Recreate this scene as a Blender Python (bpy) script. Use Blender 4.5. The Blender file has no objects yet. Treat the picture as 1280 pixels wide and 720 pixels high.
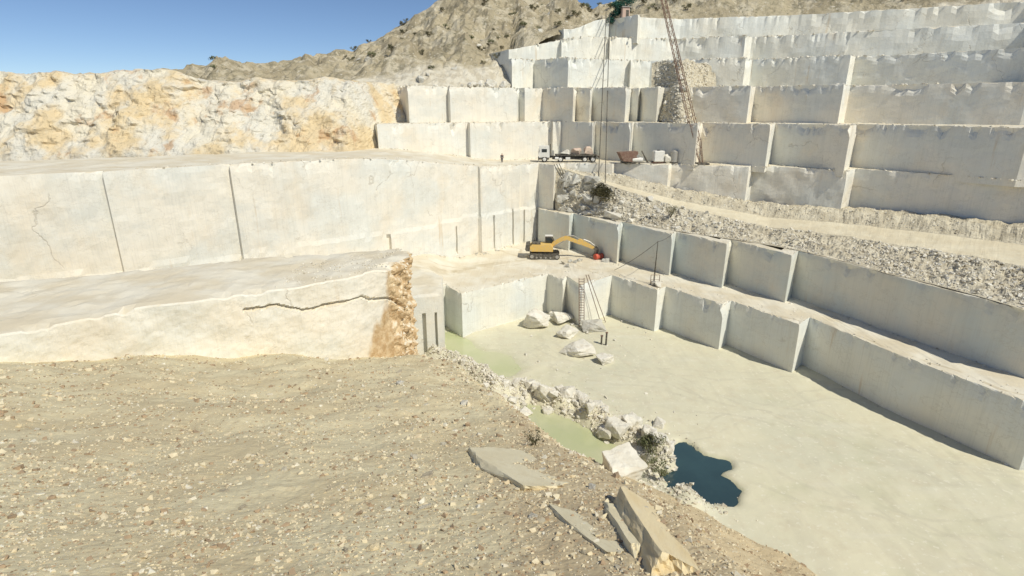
import bpy, bmesh, math, random
from mathutils import Vector, Matrix, noise
from mathutils.geometry import tessellate_polygon
random.seed(7)
S = bpy.context.scene
C = S.collection
F = 691.0; PITCH = math.radians(18.0); CP = math.cos(PITCH); SP = math.sin(PITCH)

# ---------- camera -------------------------------------------------------
cd = bpy.data.cameras.new('camera'); cam = bpy.data.objects.new('camera', cd); C.objects.link(cam)
cam.location = (0, 0, 0); cam.rotation_euler = (math.radians(90) - PITCH, 0, 0)
cd.sensor_width = 36; cd.lens = 36 * F / 1280; cd.clip_end = 3000; cd.clip_start = 0.1
S.camera = cam

# ---------- measuring helpers (surveying the place from the photograph) ---
def at(px, py, Y):
    a = (px - 640) / F; b = (py - 360) / F
    d = Vector((a, CP - b * SP, -SP - b * CP))
    return d * (Y / d.y)
def W(px, py, z):
    a = (px - 640) / F; b = (py - 360) / F
    d = Vector((a, CP - b * SP, -SP - b * CP))
    return d * (z / d.z)
def X(px, Y, z):
    return (px - 640) / F * (Y * CP - z * SP)
def lerp(tab, x):
    if x <= tab[0][0]: return tab[0][1]
    for (a, b), (c, d) in zip(tab, tab[1:]):
        if x <= c: return b + (d - b) * (x - a) / (c - a)
    return tab[-1][1]
def nz(x, y, z=0.0, s=1.0, o=4):
    v = 0; a = 1; t = 0
    for i in range(o):
        v += a * noise.noise(Vector((x * s, y * s, z * s)) + Vector((i * 17.3, i * 5.1, 3.7))); t += a
        a *= .5; s *= 2.05
    return v / t * 1.6
def smooth(t):
    t = max(0, min(1, t)); return t * t * (3 - 2 * t)

# ---------- materials ------------------------------------------------------
class NT:
    def __init__(s, name, rough=.85, spec=.2):
        s.m = bpy.data.materials.new(name); s.m.use_nodes = True
        s.t = s.m.node_tree; s.b = s.t.nodes['Principled BSDF']
        s.b.inputs['Roughness'].default_value = rough
        s.b.inputs['Specular IOR Level'].default_value = spec
        s.co = s.t.nodes.new('ShaderNodeTexCoord').outputs['Object']
    def new(s, t, **k):
        n = s.t.nodes.new(t)
        for a, b in k.items(): setattr(n, a, b)
        return n
    def link(s, a, b): s.t.links.new(a, b)
    def noise(s, scale, stretch=(1, 1, 1), detail=5, rough=.55, off=0):
        mp = s.new('ShaderNodeMapping'); mp.inputs['Scale'].default_value = stretch
        mp.inputs['Location'].default_value = (off, off * .7, off * .3)
        s.link(s.co, mp.inputs[0])
        n = s.new('ShaderNodeTexNoise'); n.inputs['Scale'].default_value = scale
        n.inputs['Detail'].default_value = detail; n.inputs['Roughness'].default_value = rough
        s.link(mp.outputs[0], n.inputs['Vector']); return n.outputs[0]
    def voro(s, scale, feature='F1', stretch=(1, 1, 1)):
        mp = s.new('ShaderNodeMapping'); mp.inputs['Scale'].default_value = stretch
        s.link(s.co, mp.inputs[0])
        n = s.new('ShaderNodeTexVoronoi', feature=feature); n.inputs['Scale'].default_value = scale
        s.link(mp.outputs[0], n.inputs['Vector']); return n
    def ramp(s, v, lo, hi):
        r = s.new('ShaderNodeMapRange', interpolation_type='SMOOTHSTEP')
        r.inputs['From Min'].default_value = lo; r.inputs['From Max'].default_value = hi
        s.link(v, r.inputs['Value']); return r.outputs[0]
    def math(s, op, a, b):
        n = s.new('ShaderNodeMath', operation=op)
        for i, v in enumerate((a, b)):
            if isinstance(v, (int, float)): n.inputs[i].default_value = v
            else: s.link(v, n.inputs[i])
        return n.outputs[0]
    def mix(s, f, a, b, mode='MIX'):
        n = s.new('ShaderNodeMix', data_type='RGBA', blend_type=mode)
        if isinstance(f, (int, float)): n.inputs[0].default_value = f
        else: s.link(f, n.inputs[0])
        for i, v in ((6, a), (7, b)):
            if isinstance(v, tuple): n.inputs[i].default_value = (*v, 1)
            else: s.link(v, n.inputs[i])
        return n.outputs[2]
    def upness(s):
        g = s.new('ShaderNodeNewGeometry'); x = s.new('ShaderNodeSeparateXYZ')
        s.link(g.outputs['True Normal'], x.inputs[0]); return x.outputs[2]
    def axis(s, i):
        x = s.new('ShaderNodeSeparateXYZ'); s.link(s.co, x.inputs[0]); return x.outputs[i]
    def color(s, c):
        if isinstance(c, tuple): s.b.inputs['Base Color'].default_value = (*c, 1)
        else: s.link(c, s.b.inputs['Base Color'])
    def bump(s, h, dist=.1, strength=.6):
        n = s.new('ShaderNodeBump'); n.inputs['Strength'].default_value = strength
        n.inputs['Distance'].default_value = dist; s.link(h, n.inputs['Height'])
        s.link(n.outputs[0], s.b.inputs['Normal'])
        return s

def tracks(t, c, lines, dark, strength=.5):
    """wheel ruts worn into the dust: lines (x, y, direction deg, gauge, width)"""
    wob = t.math('MULTIPLY', t.math('SUBTRACT', t.noise(.045, detail=3, off=60), .5), 16.0)
    brk = t.ramp(t.noise(.5, detail=5, off=33), .38, .58)
    X_, Y_ = t.axis(0), t.axis(1)
    for (x, y, a, gauge, w) in lines:
        nx, ny = -math.sin(math.radians(a)), math.cos(math.radians(a))
        d = t.math('ADD', t.math('ADD', t.math('MULTIPLY', X_, nx), t.math('MULTIPLY', Y_, ny)), wob)
        d = t.math('SUBTRACT', d, x * nx + y * ny)
        d = t.math('ABSOLUTE', d, 0)
        if gauge: d = t.math('ABSOLUTE', t.math('SUBTRACT', d, gauge / 2), 0)
        m = t.math('MULTIPLY', t.math('SUBTRACT', 1.0, t.ramp(d, w * .4, w)), t.math('MULTIPLY', brk, strength))
        c = t.mix(m, c, dark)
    return c
def marble(name, stain=.35, cream=(.81, .765, .665), cool=(.735, .735, .68), warm=(.72, .57, .37), orange_x=None, veins=True):
    t = NT(name, .75, .25)
    c = t.mix(t.ramp(t.noise(.10, (1, 1, 1.3)), .40, .62), cream, cool)
    c = t.mix(t.math('MULTIPLY', t.ramp(t.noise(.16, (1, 1, .7), off=31), .50, .72), stain), c, warm)
    st = t.ramp(t.noise(1.1, (1, 1, .06), 4, .6, 5), .42, .72)       # water streaks down the sawn faces
    c = t.mix(t.math('MULTIPLY', st, .16), c, (.53, .53, .46))
    sp = t.ramp(t.noise(1.9, (1, 1, 1), 6, .7, 9), .55, .75)
    c = t.mix(t.math('MULTIPLY', sp, .14), c, (.55, .48, .36))
    if veins:
        vv = t.noise(.22, (1, 1, 1.9), 7, .6, 70)
        d = t.math('ABSOLUTE', t.math('SUBTRACT', vv, .5), 0)
        c = t.mix(t.math('MULTIPLY', t.math('SUBTRACT', 1.0, t.ramp(d, .0, .012)), .22), c, (.42, .38, .30))
    # grey vein bands, hairline cracks and rust runs
    bd = t.noise(.09, (1.6, 1, 2.6), 8, .62, 40)
    c = t.mix(t.math('MULTIPLY', t.ramp(bd, .52, .60), .22), c, (.58, .60, .57))
    wv = t.new('ShaderNodeVectorMath', operation='ADD'); nn = t.new('ShaderNodeTexNoise'); nn.inputs['Scale'].default_value = .22; nn.inputs['Detail'].default_value = 8
    t.link(t.co, nn.inputs['Vector']); t.link(t.co, wv.inputs[0])
    ws = t.new('ShaderNodeVectorMath', operation='SCALE'); ws.inputs['Scale'].default_value = 7.0; t.link(nn.outputs['Color'], ws.inputs[0]); t.link(ws.outputs[0], wv.inputs[1])
    vc = t.new('ShaderNodeTexVoronoi', feature='DISTANCE_TO_EDGE'); vc.inputs['Scale'].default_value = .11; t.link(wv.outputs[0], vc.inputs['Vector'])
    ck_ = t.math('MULTIPLY', t.math('SUBTRACT', 1.0, t.ramp(vc.outputs['Distance'], .0, .012)), t.ramp(t.noise(.15, off=88), .52, .62))
    c = t.mix(t.math('MULTIPLY', ck_, .4), c, (.40, .35, .27))
    ru = t.math('MULTIPLY', t.ramp(t.noise(.8, (1, 1, .05), 5, .65, 15), .60, .70), t.ramp(t.noise(.12, off=19), .45, .60))
    c = t.mix(t.math('MULTIPLY', ru, .5), c, (.56, .43, .27))
    sl_ = t.noise(7.0, (1, 1, .02), 2, .5, 3)
    c = t.mix(t.math('MULTIPLY', t.ramp(sl_, .50, .70), .16), c, (.50, .49, .44))
    if orange_x:
        a, b = orange_x
        g = t.math('ADD', t.axis(0), t.math('MULTIPLY', t.noise(.5, (1, 1, .4), 5), 2.6))
        g = t.math('ADD', g, t.math('MULTIPLY', t.math('SUBTRACT', -13.0, t.axis(2)), .25))
        o = t.ramp(g, a + 1.3, b + 1.3)
        oc = t.mix(t.ramp(t.noise(1.6, (1, 1, .8), 8, .75), .38, .62), (.66, .52, .33), (.47, .32, .17))
        c = t.mix(o, c, oc)
    dust = t.mix(t.ramp(t.noise(.28, off=3), .35, .65), (.66, .59, .45), (.74, .70, .59))
    if name in ('white marble', 'sawn marble'):
        dust = tracks(t, dust, [(-6, 88, 42, 0, 1.3), (2, 92, 25, 2.2, .35), (10, 112, 4, 2.1, .35), (8, 114, -6, 2.1, .3), (14, 84, -48, 2.0, .3)], (.52, .44, .30), .6)
    c = t.mix(t.ramp(t.upness(), .55, .85), c, dust)
    t.color(c)
    h = t.math('ADD', t.noise(1.4, detail=8, rough=.65), t.math('MULTIPLY', t.noise(3.5, (1, 1, .10), 4), .35))
    h = t.math('ADD', h, t.math('MULTIPLY', ck_, -.8))
    t.bump(h, .12, .5)
    return t.m

M = {}
M['marble'] = marble('sawn marble', .35)
M['marble_white'] = marble('white marble', .12, (.80, .785, .70), (.74, .76, .725))
M['marble_grey'] = marble('blue grey marble', .2, (.73, .71, .62), (.62, .66, .63))
M['outcrop'] = marble('weathered marble', .25, orange_x=None)

def rockmat(name, cols, scale=1.0, bumpd=.08):
    t = NT(name, .9, .15)
    oi = t.new('ShaderNodeObjectInfo')
    c = t.mix(t.ramp(t.noise(.9 * scale, detail=6), .35, .65), cols[0], cols[1])
    c = t.mix(t.math('MULTIPLY', t.ramp(t.noise(2.3 * scale, detail=6, off=7), .5, .7), .6), c, cols[2])
    c = t.mix(t.math('MULTIPLY', oi.outputs['Random'], .35), c, cols[1])
    t.color(c); t.bump(t.noise(4 * scale, detail=8, rough=.75), bumpd * 1.8, .8)
    return t.m
M['rock_white'] = rockmat('broken white marble', ((.80, .77, .69), (.68, .65, .56), (.58, .50, .38)))
M['rock_grey'] = rockmat('broken grey marble', ((.62, .61, .55), (.50, .48, .42), (.42, .36, .27)))
M['rock_tan'] = rockmat('tan stone', ((.52, .46, .34), (.42, .36, .26), (.60, .54, .42)), 3, .02)
M['rock_pale'] = rockmat('pale pebble', ((.66, .62, .50), (.56, .50, .38), (.74, .70, .60)), 3, .02)
M['slab_grey'] = rockmat('dusty grey slab', ((.80, .73, .53), (.74, .66, .46), (.68, .59, .40)), 2, .007)
M['rock_yellow'] = rockmat('yellow weathered slab', ((.80, .69, .46), (.74, .60, .36), (.78, .70, .52)), 1.6, .014)

def ground(name, a, b, c_, d, fine=3.0, patch=.25, bd=.08):
    t = NT(name, .95, .1)
    c = t.mix(t.ramp(t.noise(patch, detail=6), .38, .62), a, b)
    c = t.mix(t.math('MULTIPLY', t.ramp(t.noise(fine, detail=7, rough=.7, off=4), .48, .66), .65), c, c_)
    v = t.voro(fine * 2.2)
    c = t.mix(t.math('MULTIPLY', t.ramp(v.outputs['Distance'], .0, .28), .0), c, d)
    if name == 'marble dust floor':
        tr_ = t.noise(.55, (1, .12, 1), 5, .6, 6)
        c = t.mix(t.math('MULTIPLY', t.ramp(tr_, .52, .66), .28), c, (.52, .49, .38))
        tr2 = t.noise(.6, (.14, .8, 1), 5, .6, 26)
        c = t.mix(t.math('MULTIPLY', t.ramp(tr2, .54, .68), .22), c, (.70, .68, .58))
        c = tracks(t, c, [(12, 60, -30, 2.1, .32), (14, 64, -38, 2.1, .28), (10, 66, -12, 1.9, .28), (20, 50, 20, 2.1, .3), (28, 48, -60, 2.2, .32), (6, 70, 60, 1.8, .25), (30, 40, -20, 2.1, .3)], (.53, .50, .39), .4)
        wet = t.math('SUBTRACT', 1.0, t.ramp(t.math('ADD', t.axis(2), t.math('MULTIPLY', t.noise(.4, detail=5), .35)), -31.58, -31.32))
        c = t.mix(t.math('MULTIPLY', wet, .6), c, (.50, .50, .34))
    if name == 'stony earth':      # browner gravelly soil towards the crest
        bx = t.ramp(t.math('ADD', t.axis(0), t.math('MULTIPLY', t.noise(.45, detail=5), 3.5)), .9, 2.4)
        c = t.mix(t.math('MULTIPLY', bx, .6), c, (.50, .385, .24))
    r = t.math('MULTIPLY', t.ramp(t.noise(fine * 4, detail=3, off=11), .60, .68), .8)
    c = t.mix(r, c, d)
    t.color(c)
    t.bump(t.math('ADD', t.noise(fine, detail=9, rough=.7), t.math('MULTIPLY', v.outputs['Distance'], .5)), bd, .8)
    return t.m
M['fore'] = ground('stony earth', (.70, .625, .42), (.62, .53, .34), (.52, .425, .275), (.66, .61, .48), 5.0, .35, .02)
M['floor'] = ground('marble dust floor', (.66, .625, .47), (.61, .59, .455), (.60, .55, .41), (.70, .67, .54), .6, .07, .04)
M['scree'] = ground('scree', (.50, .45, .34), (.60, .55, .43), (.34, .29, .21), (.70, .67, .57), 1.2, .3, .25)
M['road'] = ground('dusty haul road', (.70, .64, .49), (.64, .57, .42), (.60, .52, .37), (.72, .68, .55), 1.0, .2, .05)

def hillmat():
    t = NT('dry scrub hillside', .95, .1)
    c = t.mix(t.ramp(t.noise(.06, detail=6), .38, .60), (.50, .435, .30), (.39, .335, .23))
    c = t.mix(t.math('MULTIPLY', t.ramp(t.noise(.16, (1, 1, .6), 7, .7, 12), .48, .58), .85), c, (.60, .54, .41))
    c = t.mix(t.math('MULTIPLY', t.ramp(t.noise(.35, detail=8, rough=.75, off=3), .50, .60), .7), c, (.23, .205, .14))
    c = t.mix(t.math('MULTIPLY', t.ramp(t.noise(.9, detail=5, rough=.7, off=44), .60, .68), .7), c, (.12, .13, .075))
    c = t.mix(t.math('MULTIPLY', t.ramp(t.noise(1.3, detail=5, off=21), .62, .68), .9), c, (.66, .62, .52))
    zz = t.math('ADD', t.axis(2), t.math('MULTIPLY', t.noise(.18, detail=6), -9.0))
    zz = t.math('SUBTRACT', zz, t.math('MULTIPLY', t.axis(0), .12))
    c = t.mix(t.ramp(zz, 4.2, 6.6), t.mix(t.ramp(t.noise(.5, detail=6), .4, .6), (.74, .69, .57), (.60, .54, .42)), c)
    t.color(c); t.bump(t.noise(.7, detail=10, rough=.75), .9, .8); return t.m
M['hill'] = hillmat()
def slopemat():
    t = NT('stained rock slope', .9, .15)
    c = t.mix(t.ramp(t.noise(.12, detail=6), .40, .60), (.76, .70, .56), (.72, .69, .60))
    c = t.mix(t.math('MULTIPLY', t.ramp(t.noise(.13, (1, 1, .8), 6, .6, 55), .45, .60), .7), c, (.72, .54, .28))
    c = t.mix(t.math('MULTIPLY', t.ramp(t.noise(.22, (1, 1, .6), 6, .6, 8), .57, .67), .7), c, (.54, .33, .17))
    c = t.mix(t.math('MULTIPLY', t.ramp(t.noise(1.3, (1, 1, 1.8), 8, .7, 2), .55, .66), .6), c, (.40, .33, .22))
    t.color(c); t.bump(t.noise(.8, (1, 1, 1.5), 9, .7), .6, .8); return t.m
M['slope'] = slopemat()

def plain(name, col, rough=.6, metal=0, var=.25, scale=3, spec=.4):
    t = NT(name, rough, spec); t.b.inputs['Metallic'].default_value = metal
    c = t.mix(t.math('MULTIPLY', t.ramp(t.noise(scale, detail=6, rough=.7), .42, .68), var), col, (.50, .44, .33))
    t.color(c); t.bump(t.noise(scale * 4, detail=4), .01, .3); return t.m
M['yellow'] = plain('yellow machine paint', (.74, .48, .12), .6, 0, .6)
M['white_paint'] = plain('white vehicle paint', (.78, .77, .72), .5, 0, .3)
M['dark_metal'] = plain('dark dusty steel', (.075, .07, .06), .7, .2, .35)
M['black'] = plain('black rubber', (.03, .03, .03), .85, 0, .35)
M['steel'] = plain('dusty steel', (.42, .41, .38), .5, .5, .4)
M['rust'] = plain('rusty brown steel', (.20, .115, .085), .8, .1, .3)
M['red'] = plain('red paint', (.62, .09, .05), .5, 0, .15)
M['pink'] = plain('pinkish plaster', (.55, .40, .33), .85, 0, .3)
M['pinkstone'] = rockmat('pinkish stone', ((.62, .47, .38), (.66, .55, .44), (.50, .36, .26)))
M['skin'] = plain('skin', (.36, .21, .14), .6, 0, 0)
M['cloth_dark'] = plain('dark cloth', (.045, .05, .055), .9, 0, .1)
M['cloth_blue'] = plain('dark trousers', (.06, .065, .08), .9, 0, .15)
M['hair'] = plain('hair', (.02, .016, .012), .8, 0, 0)
M['bark'] = plain('bark', (.12, .09, .06), .9, 0, .3)
g = NT('window glass', .08, .6); g.color((.03, .04, .045)); M['glass'] = g.m
def water(name, a, b, rough):
    t = NT(name, rough, .5)
    t.color(t.mix(t.ramp(t.noise(.12, detail=4), .38, .62), a, b))
    t.bump(t.noise(1.6, detail=5), .03, .25); return t.m
M['pond'] = water('milky green water', (.46, .49, .28), (.52, .525, .335), .12)
M['pool'] = water('deep blue green water', (.045, .085, .095), (.035, .065, .075), .08)
def leafmat(name, a, b):
    t = NT(name, .8, .2)
    t.color(t.mix(t.ramp(t.noise(2.0, detail=3), .35, .65), a, b)); return t.m
M['leaf_dry'] = leafmat('dry scrub leaves', (.22, .20, .12), (.15, .145, .08))
M['leaf_teal'] = leafmat('blue green needles', (.035, .12, .085), (.02, .07, .055))
M['leaf_green'] = leafmat('grey green leaves', (.13, .15, .07), (.20, .20, .11))

# ---------- object helpers -------------------------------------------------
def mesh_obj(name, verts, faces, mat, parent=None, smoothf=False, mats=None, fm=None):
    me = bpy.data.meshes.new(name); me.from_pydata([tuple(v) for v in verts], [], faces)
    if mats:
        for m in mats: me.materials.append(m)
        if fm: me.polygons.foreach_set('material_index', fm)
    else: me.materials.append(mat)
    if smoothf: me.polygons.foreach_set('use_smooth', [True] * len(me.polygons))
    me.update()
    o = bpy.data.objects.new(name, me); C.objects.link(o)
    if parent: o.parent = parent
    return o
def tag(o, label=None, cat=None, group=None, kind=None):
    if label: o['label'] = label
    if cat: o['category'] = cat
    if group: o['group'] = group
    if kind: o['kind'] = kind
    return o
def thing(name, label, cat, loc=(0, 0, 0), rz=0, group=None, scale=1):
    o = bpy.data.objects.new(name, None); C.objects.link(o)
    o.location = loc; o.rotation_euler = (0, 0, rz); o.scale = (scale,) * 3
    o.empty_display_size = .2
    return tag(o, label, cat, group)

class MB:
    def __init__(s): s.v = []; s.f = []
    def add(s, vs, fs):
        n = len(s.v); s.v += [Vector(v) for v in vs]; s.f += [tuple(i + n for i in f) for f in fs]; return s
    def box(s, c, d, rot=None, taper=1.0, bev=.0):
        x, y, z = d[0] / 2, d[1] / 2, d[2] / 2
        b = bev or min(x, y, z) * .14
        bm = bmesh.new(); bmesh.ops.create_cube(bm, size=2)
        for v in bm.verts:
            k = taper if v.co.z > 0 else 1
            v.co = Vector((v.co.x * x * k, v.co.y * y * k, v.co.z * z))
        bmesh.ops.bevel(bm, geom=bm.edges[:], offset=b, segments=1, affect='EDGES')
        R = rot or Matrix.Identity(3)
        bm.verts.ensure_lookup_table(); bm.verts.index_update()
        s.add([R @ v.co + Vector(c) for v in bm.verts], [[v.index for v in f.verts] for f in bm.faces]); bm.free(); return s
    def prism(s, poly, y0, y1):          # polygon in xz, extruded along y
        n = len(poly)
        vs = [(x, y0, z) for x, z in poly] + [(x, y1, z) for x, z in poly]
        fs = [tuple(range(n)), tuple(range(2 * n - 1, n - 1, -1))] + [(i, i + n, (i + 1) % n + n, (i + 1) % n) for i in range(n)]
        return s.add(vs, fs)
    def cyl(s, a, b, r, n=12, r2=None):
        a = Vector(a); b = Vector(b); r2 = r if r2 is None else r2
        d = (b - a).normalized(); u = d.orthogonal().normalized(); w = d.cross(u)
        vs = []
        for p, q in ((a, r), (b, r2)):
            for i in range(n):
                t = 2 * math.pi * i / n; vs.append(p + (u * math.cos(t) + w * math.sin(t)) * q)
        fs = [(i, (i + 1) % n, (i + 1) % n + n, i + n) for i in range(n)] + [tuple(range(n - 1, -1, -1)), tuple(range(n, 2 * n))]
        return s.add(vs, fs)
    def tube(s, pts, r, n=6):
        for a, b in zip(pts, pts[1:]): s.cyl(a, b, r, n)
        return s
    def build(s, name, mat, parent=None): return mesh_obj(name, s.v, s.f, mat, parent)
def rotz(a): return Matrix.Rotation(a, 3, 'Z')
def roty(a): return Matrix.Rotation(a, 3, 'Y')

# ---------- lighting -----------------------------------------------------
SUN = Vector((.731 * .629, -.682 * .629, .777)).normalized()
wd = bpy.data.worlds.new('World'); S.world = wd; wd.use_nodes = True
nt = wd.node_tree; bg = nt.nodes['Background']; sky = nt.nodes.new('ShaderNodeTexSky'); sky.sky_type = 'NISHITA'
sky.sun_disc = False; sky.sun_elevation = math.asin(SUN.z); sky.sun_rotation = math.atan2(SUN.x, SUN.y)
sky.altitude = 2500; sky.air_density = .85; sky.dust_density = .15; sky.ozone_density = 3.5
nt.links.new(sky.outputs[0], bg.inputs[0]); bg.inputs[1].default_value = .10
sl = bpy.data.lights.new('sun', 'SUN'); sl.energy = 4.1; sl.angle = math.radians(.5); sl.color = (1, .945, .80)
so = bpy.data.objects.new('sun', sl); C.objects.link(so); so.rotation_euler = SUN.to_track_quat('Z', 'Y').to_euler()
so.location = (30, 0, 80)
S.view_settings.view_transform = 'Standard'; S.view_settings.look = 'None'
S.view_settings.exposure = -0.02; S.view_settings.gamma = 1

# ---------- quarry terraces ----------------------------------------------
def terrace(name, pts, zmid, ztop, zbot, mat, step=.55, amp=.10, chip=.6, notches=(), depth=(0, .5, 1.4, 3, 6, 10, 18, 60), topamp=.12, freq=.35, shelf=None):
    """pts: (bearing px, Y) of the brow; vertical sawn face below, flat bench behind"""
    P = [(X(px, Y, zmid), Y) for px, Y in pts]
    cols = []
    for (x0, y0), (x1, y1) in zip(P, P[1:]):
        L = math.hypot(x1 - x0, y1 - y0)
        far = abs((x0 + x1) / 2) > 70
        n = max(1, int(L / (step * (2 if far else 1))))
        dx, dy = (x1 - x0) / L, (y1 - y0) / L
        for i in range(n):
            t = i / n; cols.append((x0 + (x1 - x0) * t, y0 + (y1 - y0) * t, dy, -dx, 1 if i == 0 else 0))
    cols.append((*P[-1], 0, -1, 1))
    for (xn, w, za, zb, dp) in notches:
        out = []
        for i, c in enumerate(cols):
            out.append(c)
            if i + 1 < len(cols):
                for xx in (xn - w / 2 - .03, xn - w / 2, xn + w / 2, xn + w / 2 + .03):
                    if c[0] < xx < cols[i + 1][0]:
                        t = (xx - c[0]) / (cols[i + 1][0] - c[0])
                        out.append((xx, c[1] + (cols[i + 1][1] - c[1]) * t, c[2], c[3], 0))
        cols = out
    V = []; Fc = []
    H = zmid and None
    nr = max(3, int((ztop(0) - zbot) / .6)); nc = len(cols)
    for (x, y, nx, ny, corner) in cols:
        zt = ztop(x)
        ch = max(0, nz(x, y, 5, .9, 3) - .05) * chip + max(0, nz(x, y, 11, .25, 2) - .15) * chip
        for r in range(nr + 1):
            t = r / nr; z = zbot + (zt - ch - zbot) * t
            d = nz(x, y, z, freq, 4) * amp * (0.2 if corner else 1)
            if shelf is not None and z < shelf + nz(x, 0, 0, .1, 2) * .8 and x < 5.6: d += .16
            if r == nr: d -= .05 + ch * .5
            if r == nr - 1: d -= ch * .2
            for (xn, w, za, zb, dp) in notches:
                if abs(x - xn) <= w / 2 + .01 and za < z < zb: d -= dp
            V.append((x + nx * d, y + ny * d, z))
    R = nr + 1
    for i in range(nc - 1):
        for r in range(nr):
            a = i * R + r; Fc.append((a, a + R, a + R + 1, a + 1))
    base = len(V); K = len(depth) - 1
    for (x, y, nx, ny, c_) in cols:
        for k in range(1, K + 1):
            yy = y + depth[k]; V.append((x, yy, ztop(x) + nz(x, yy, 0, .45, 3) * topamp))
    for i in range(nc - 1):
        t0 = i * R + nr; t1 = t0 + R; b0 = base + i * K; b1 = b0 + K
        Fc.append((t0, t1, b1, b0))
        for k in range(K - 1): Fc.append((b0 + k, b1 + k, b1 + k + 1, b0 + k + 1))
    o = mesh_obj(name, V, Fc, mat); tag(o, kind='structure')
    return o, P
def front_y(P, x):
    return lerp(P, x)

# pit rim terrace (excavator stands on it)
ZB = lambda x: -25 + smooth((-9 - x) / 6) * 2.0
pB = [(-900, 40), (-300, 52), (300, 66), (500, 75), (530, 77), (556, 78.3), (577, 74.3), (684, 84.2),
      (704, 81.0), (708, 82.6), (726.5, 78.2), (765, 83.4), (822, 76.0), (832, 77.6), (905, 69.5), (914, 71.3), (1000, 62.5), (1012, 65), (1120, 54), (1300, 43), (1450, 41.5), (1800, 40)]
oB, PB = terrace('pit_wall', pB, -25, ZB, -32.4, M['marble_white'], .4, .07, .9, depth=(0, .5, 1.4, 3, 5, 7.5, 10, 13, 17, 22, 28, 60))
# middle wall on the right (rubble lies on its ledge)
ZC = lambda x: -18.4
pC = [(673, 106.2), (711, 99.1), (716, 101.2), (772, 90.4), (776.5, 92.6), (838, 83.3), (842.5, 85.2), (905, 77), (911, 79.5), (985, 70.5), (993, 73), (1110, 61), (1300, 48), (1500, 46.5), (1800, 45)]
oC, PC = terrace('middle_wall', pC, -22, ZC, -25.6, M['marble_grey'], .4, .07, .9, depth=(0, .4, 1.0, 1.7, 3))
# truck terrace
ZD = lambda x: -10 + smooth((0 - x) / 25) * 3.2
pD = [(-900, 40), (-300, 50), (0, 58), (150, 64), (152, 63.5), (300, 72), (302, 71.5), (437, 80), (520, 88.5), (598, 98), (601, 97.6), (632, 102.8), (634.5, 103.6), (649, 104.6), (650.5, 105.6), (661, 106), (672.5, 108),
      (691.5, 104.4), (699, 107.2), (704, 109.2), (763, 106), (766.5, 108.3), (832, 104.9), (836, 107.2), (930, 101), (936, 104), (1050, 95), (1060, 98), (1300, 80), (1600, 60)]
def nt_at(px, Y, z, w, z0, z1, d=.6): return (X(px, Y, z), w, z0, z1, d)
oD, PD = terrace('haul_terrace_wall', pD, -17, ZD, -25.8, M['marble'], .5, .16, .7, shelf=-18.3,
    notches=[nt_at(486, 84, -22, .5, -23.6, -19.3), nt_at(617, 100.5, -20, .22, -24.6, -18.6, .5), nt_at(641, 104, -20, .2, -24.6, -18.6, .5), nt_at(655, 105.8, -20, .2, -24.6, -18.6, .5), nt_at(570, 94.6, -20, .18, -24.2, -19.4, .4)], depth=(0, .4, 1.2, 2.5, 4.5, 7, 12, 25))
ZE = lambda x: -2.65
pE = [(-900, 110), (0, 116), (400, 117), (466, 112), (473, 101.5), (540, 107.5), (585, 112.6), (588, 111.4), (640, 116.4), (689, 120.6), (691, 119.4), (702, 121),
      (740, 113.6), (743.5, 118.6), (787, 110.8), (791, 116.0), (870, 104.8), (876, 111.0), (960, 101), (966, 107), (1060, 95), (1068, 101), (1280, 82), (1500, 76)]
oE, PE = terrace('second_tier_wall', pE, -6, ZE, -11, M['marble'], .5, .12, 1.3, depth=(0, .4, 1.2, 2.5, 4.5, 7, 12, 25))
ZF = lambda x: 4.05
pF = [(-900, 122), (0, 126), (480, 122), (506, 116), (511, 109.5), (560, 114.8), (563, 113.6), (646, 122.0), (648.5, 124), (656, 122.4), (677.5, 126), (716, 118.6), (719.5, 123.4),
      (737, 120), (740, 124.4), (781.5, 116.6), (787.5, 124), (797, 122.2), (799, 124), (805, 121.0), (821, 117.6), (829, 120.8), (935, 110), (941, 117), (1050, 104), (1058, 111), (1280, 94), (1500, 86)]
oF, PF = terrace('third_tier_wall', pF, 0, ZF, -3.2, M['marble'], .5, .12, 1.3, depth=(0, .4, 1.2, 2.5, 4.5, 7, 12, 25))
ZG = lambda x: 10.1 - smooth((-1 - x) / 3) * .8
pG = [(612, 141), (640, 126.6), (665, 130.4), (667, 131.4), (710, 123.2), (713, 126.0), (786, 131.5), (788, 130.0), (812, 133), (930, 124.5), (938, 130), (1060, 118), (1066, 123), (1280, 105), (1500, 82)]
oG, PG = terrace('fourth_tier_wall', pG, 7, ZG, 3.5, M['marble_white'], .5, .18, 1.3, depth=(0, .4, 1.2, 2.5, 4.5, 8, 16))
ZH = lambda x: 15.2 - smooth((18 - x) / 22) * 3.2
pH = [(585, 148), (600, 141), (636, 129.6), (650, 130), (700, 133.5), (702, 132.4), (760, 136), (762, 135), (795, 137), (845, 138.5), (930, 132), (938, 135), (1060, 126), (1280, 113), (1500, 90)]
oH, PH = terrace('fifth_tier_wall', pH, 12, ZH, 9.2, M['marble_white'], .5, .45, 1.2, freq=.14, depth=(0, .4, 1.2, 2.5, 4.5, 8, 16))
ZI = lambda x: 19.9 - smooth((22 - x) / 9) * 2.6
pI = [(676, 148), (705, 138), (735, 140), (744, 141), (761, 142), (762.5, 143.5), (780, 139.0), (797, 135.6), (801, 140), (850, 142), (1000, 136), (1280, 120), (1500, 98)]
oI, PI_ = terrace('top_tier_wall', pI, 17, ZI, 14.0, M['marble_white'], .5, .5, 1.6, freq=.14, depth=(0, .5, 1.5, 3, 6, 12))

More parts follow.
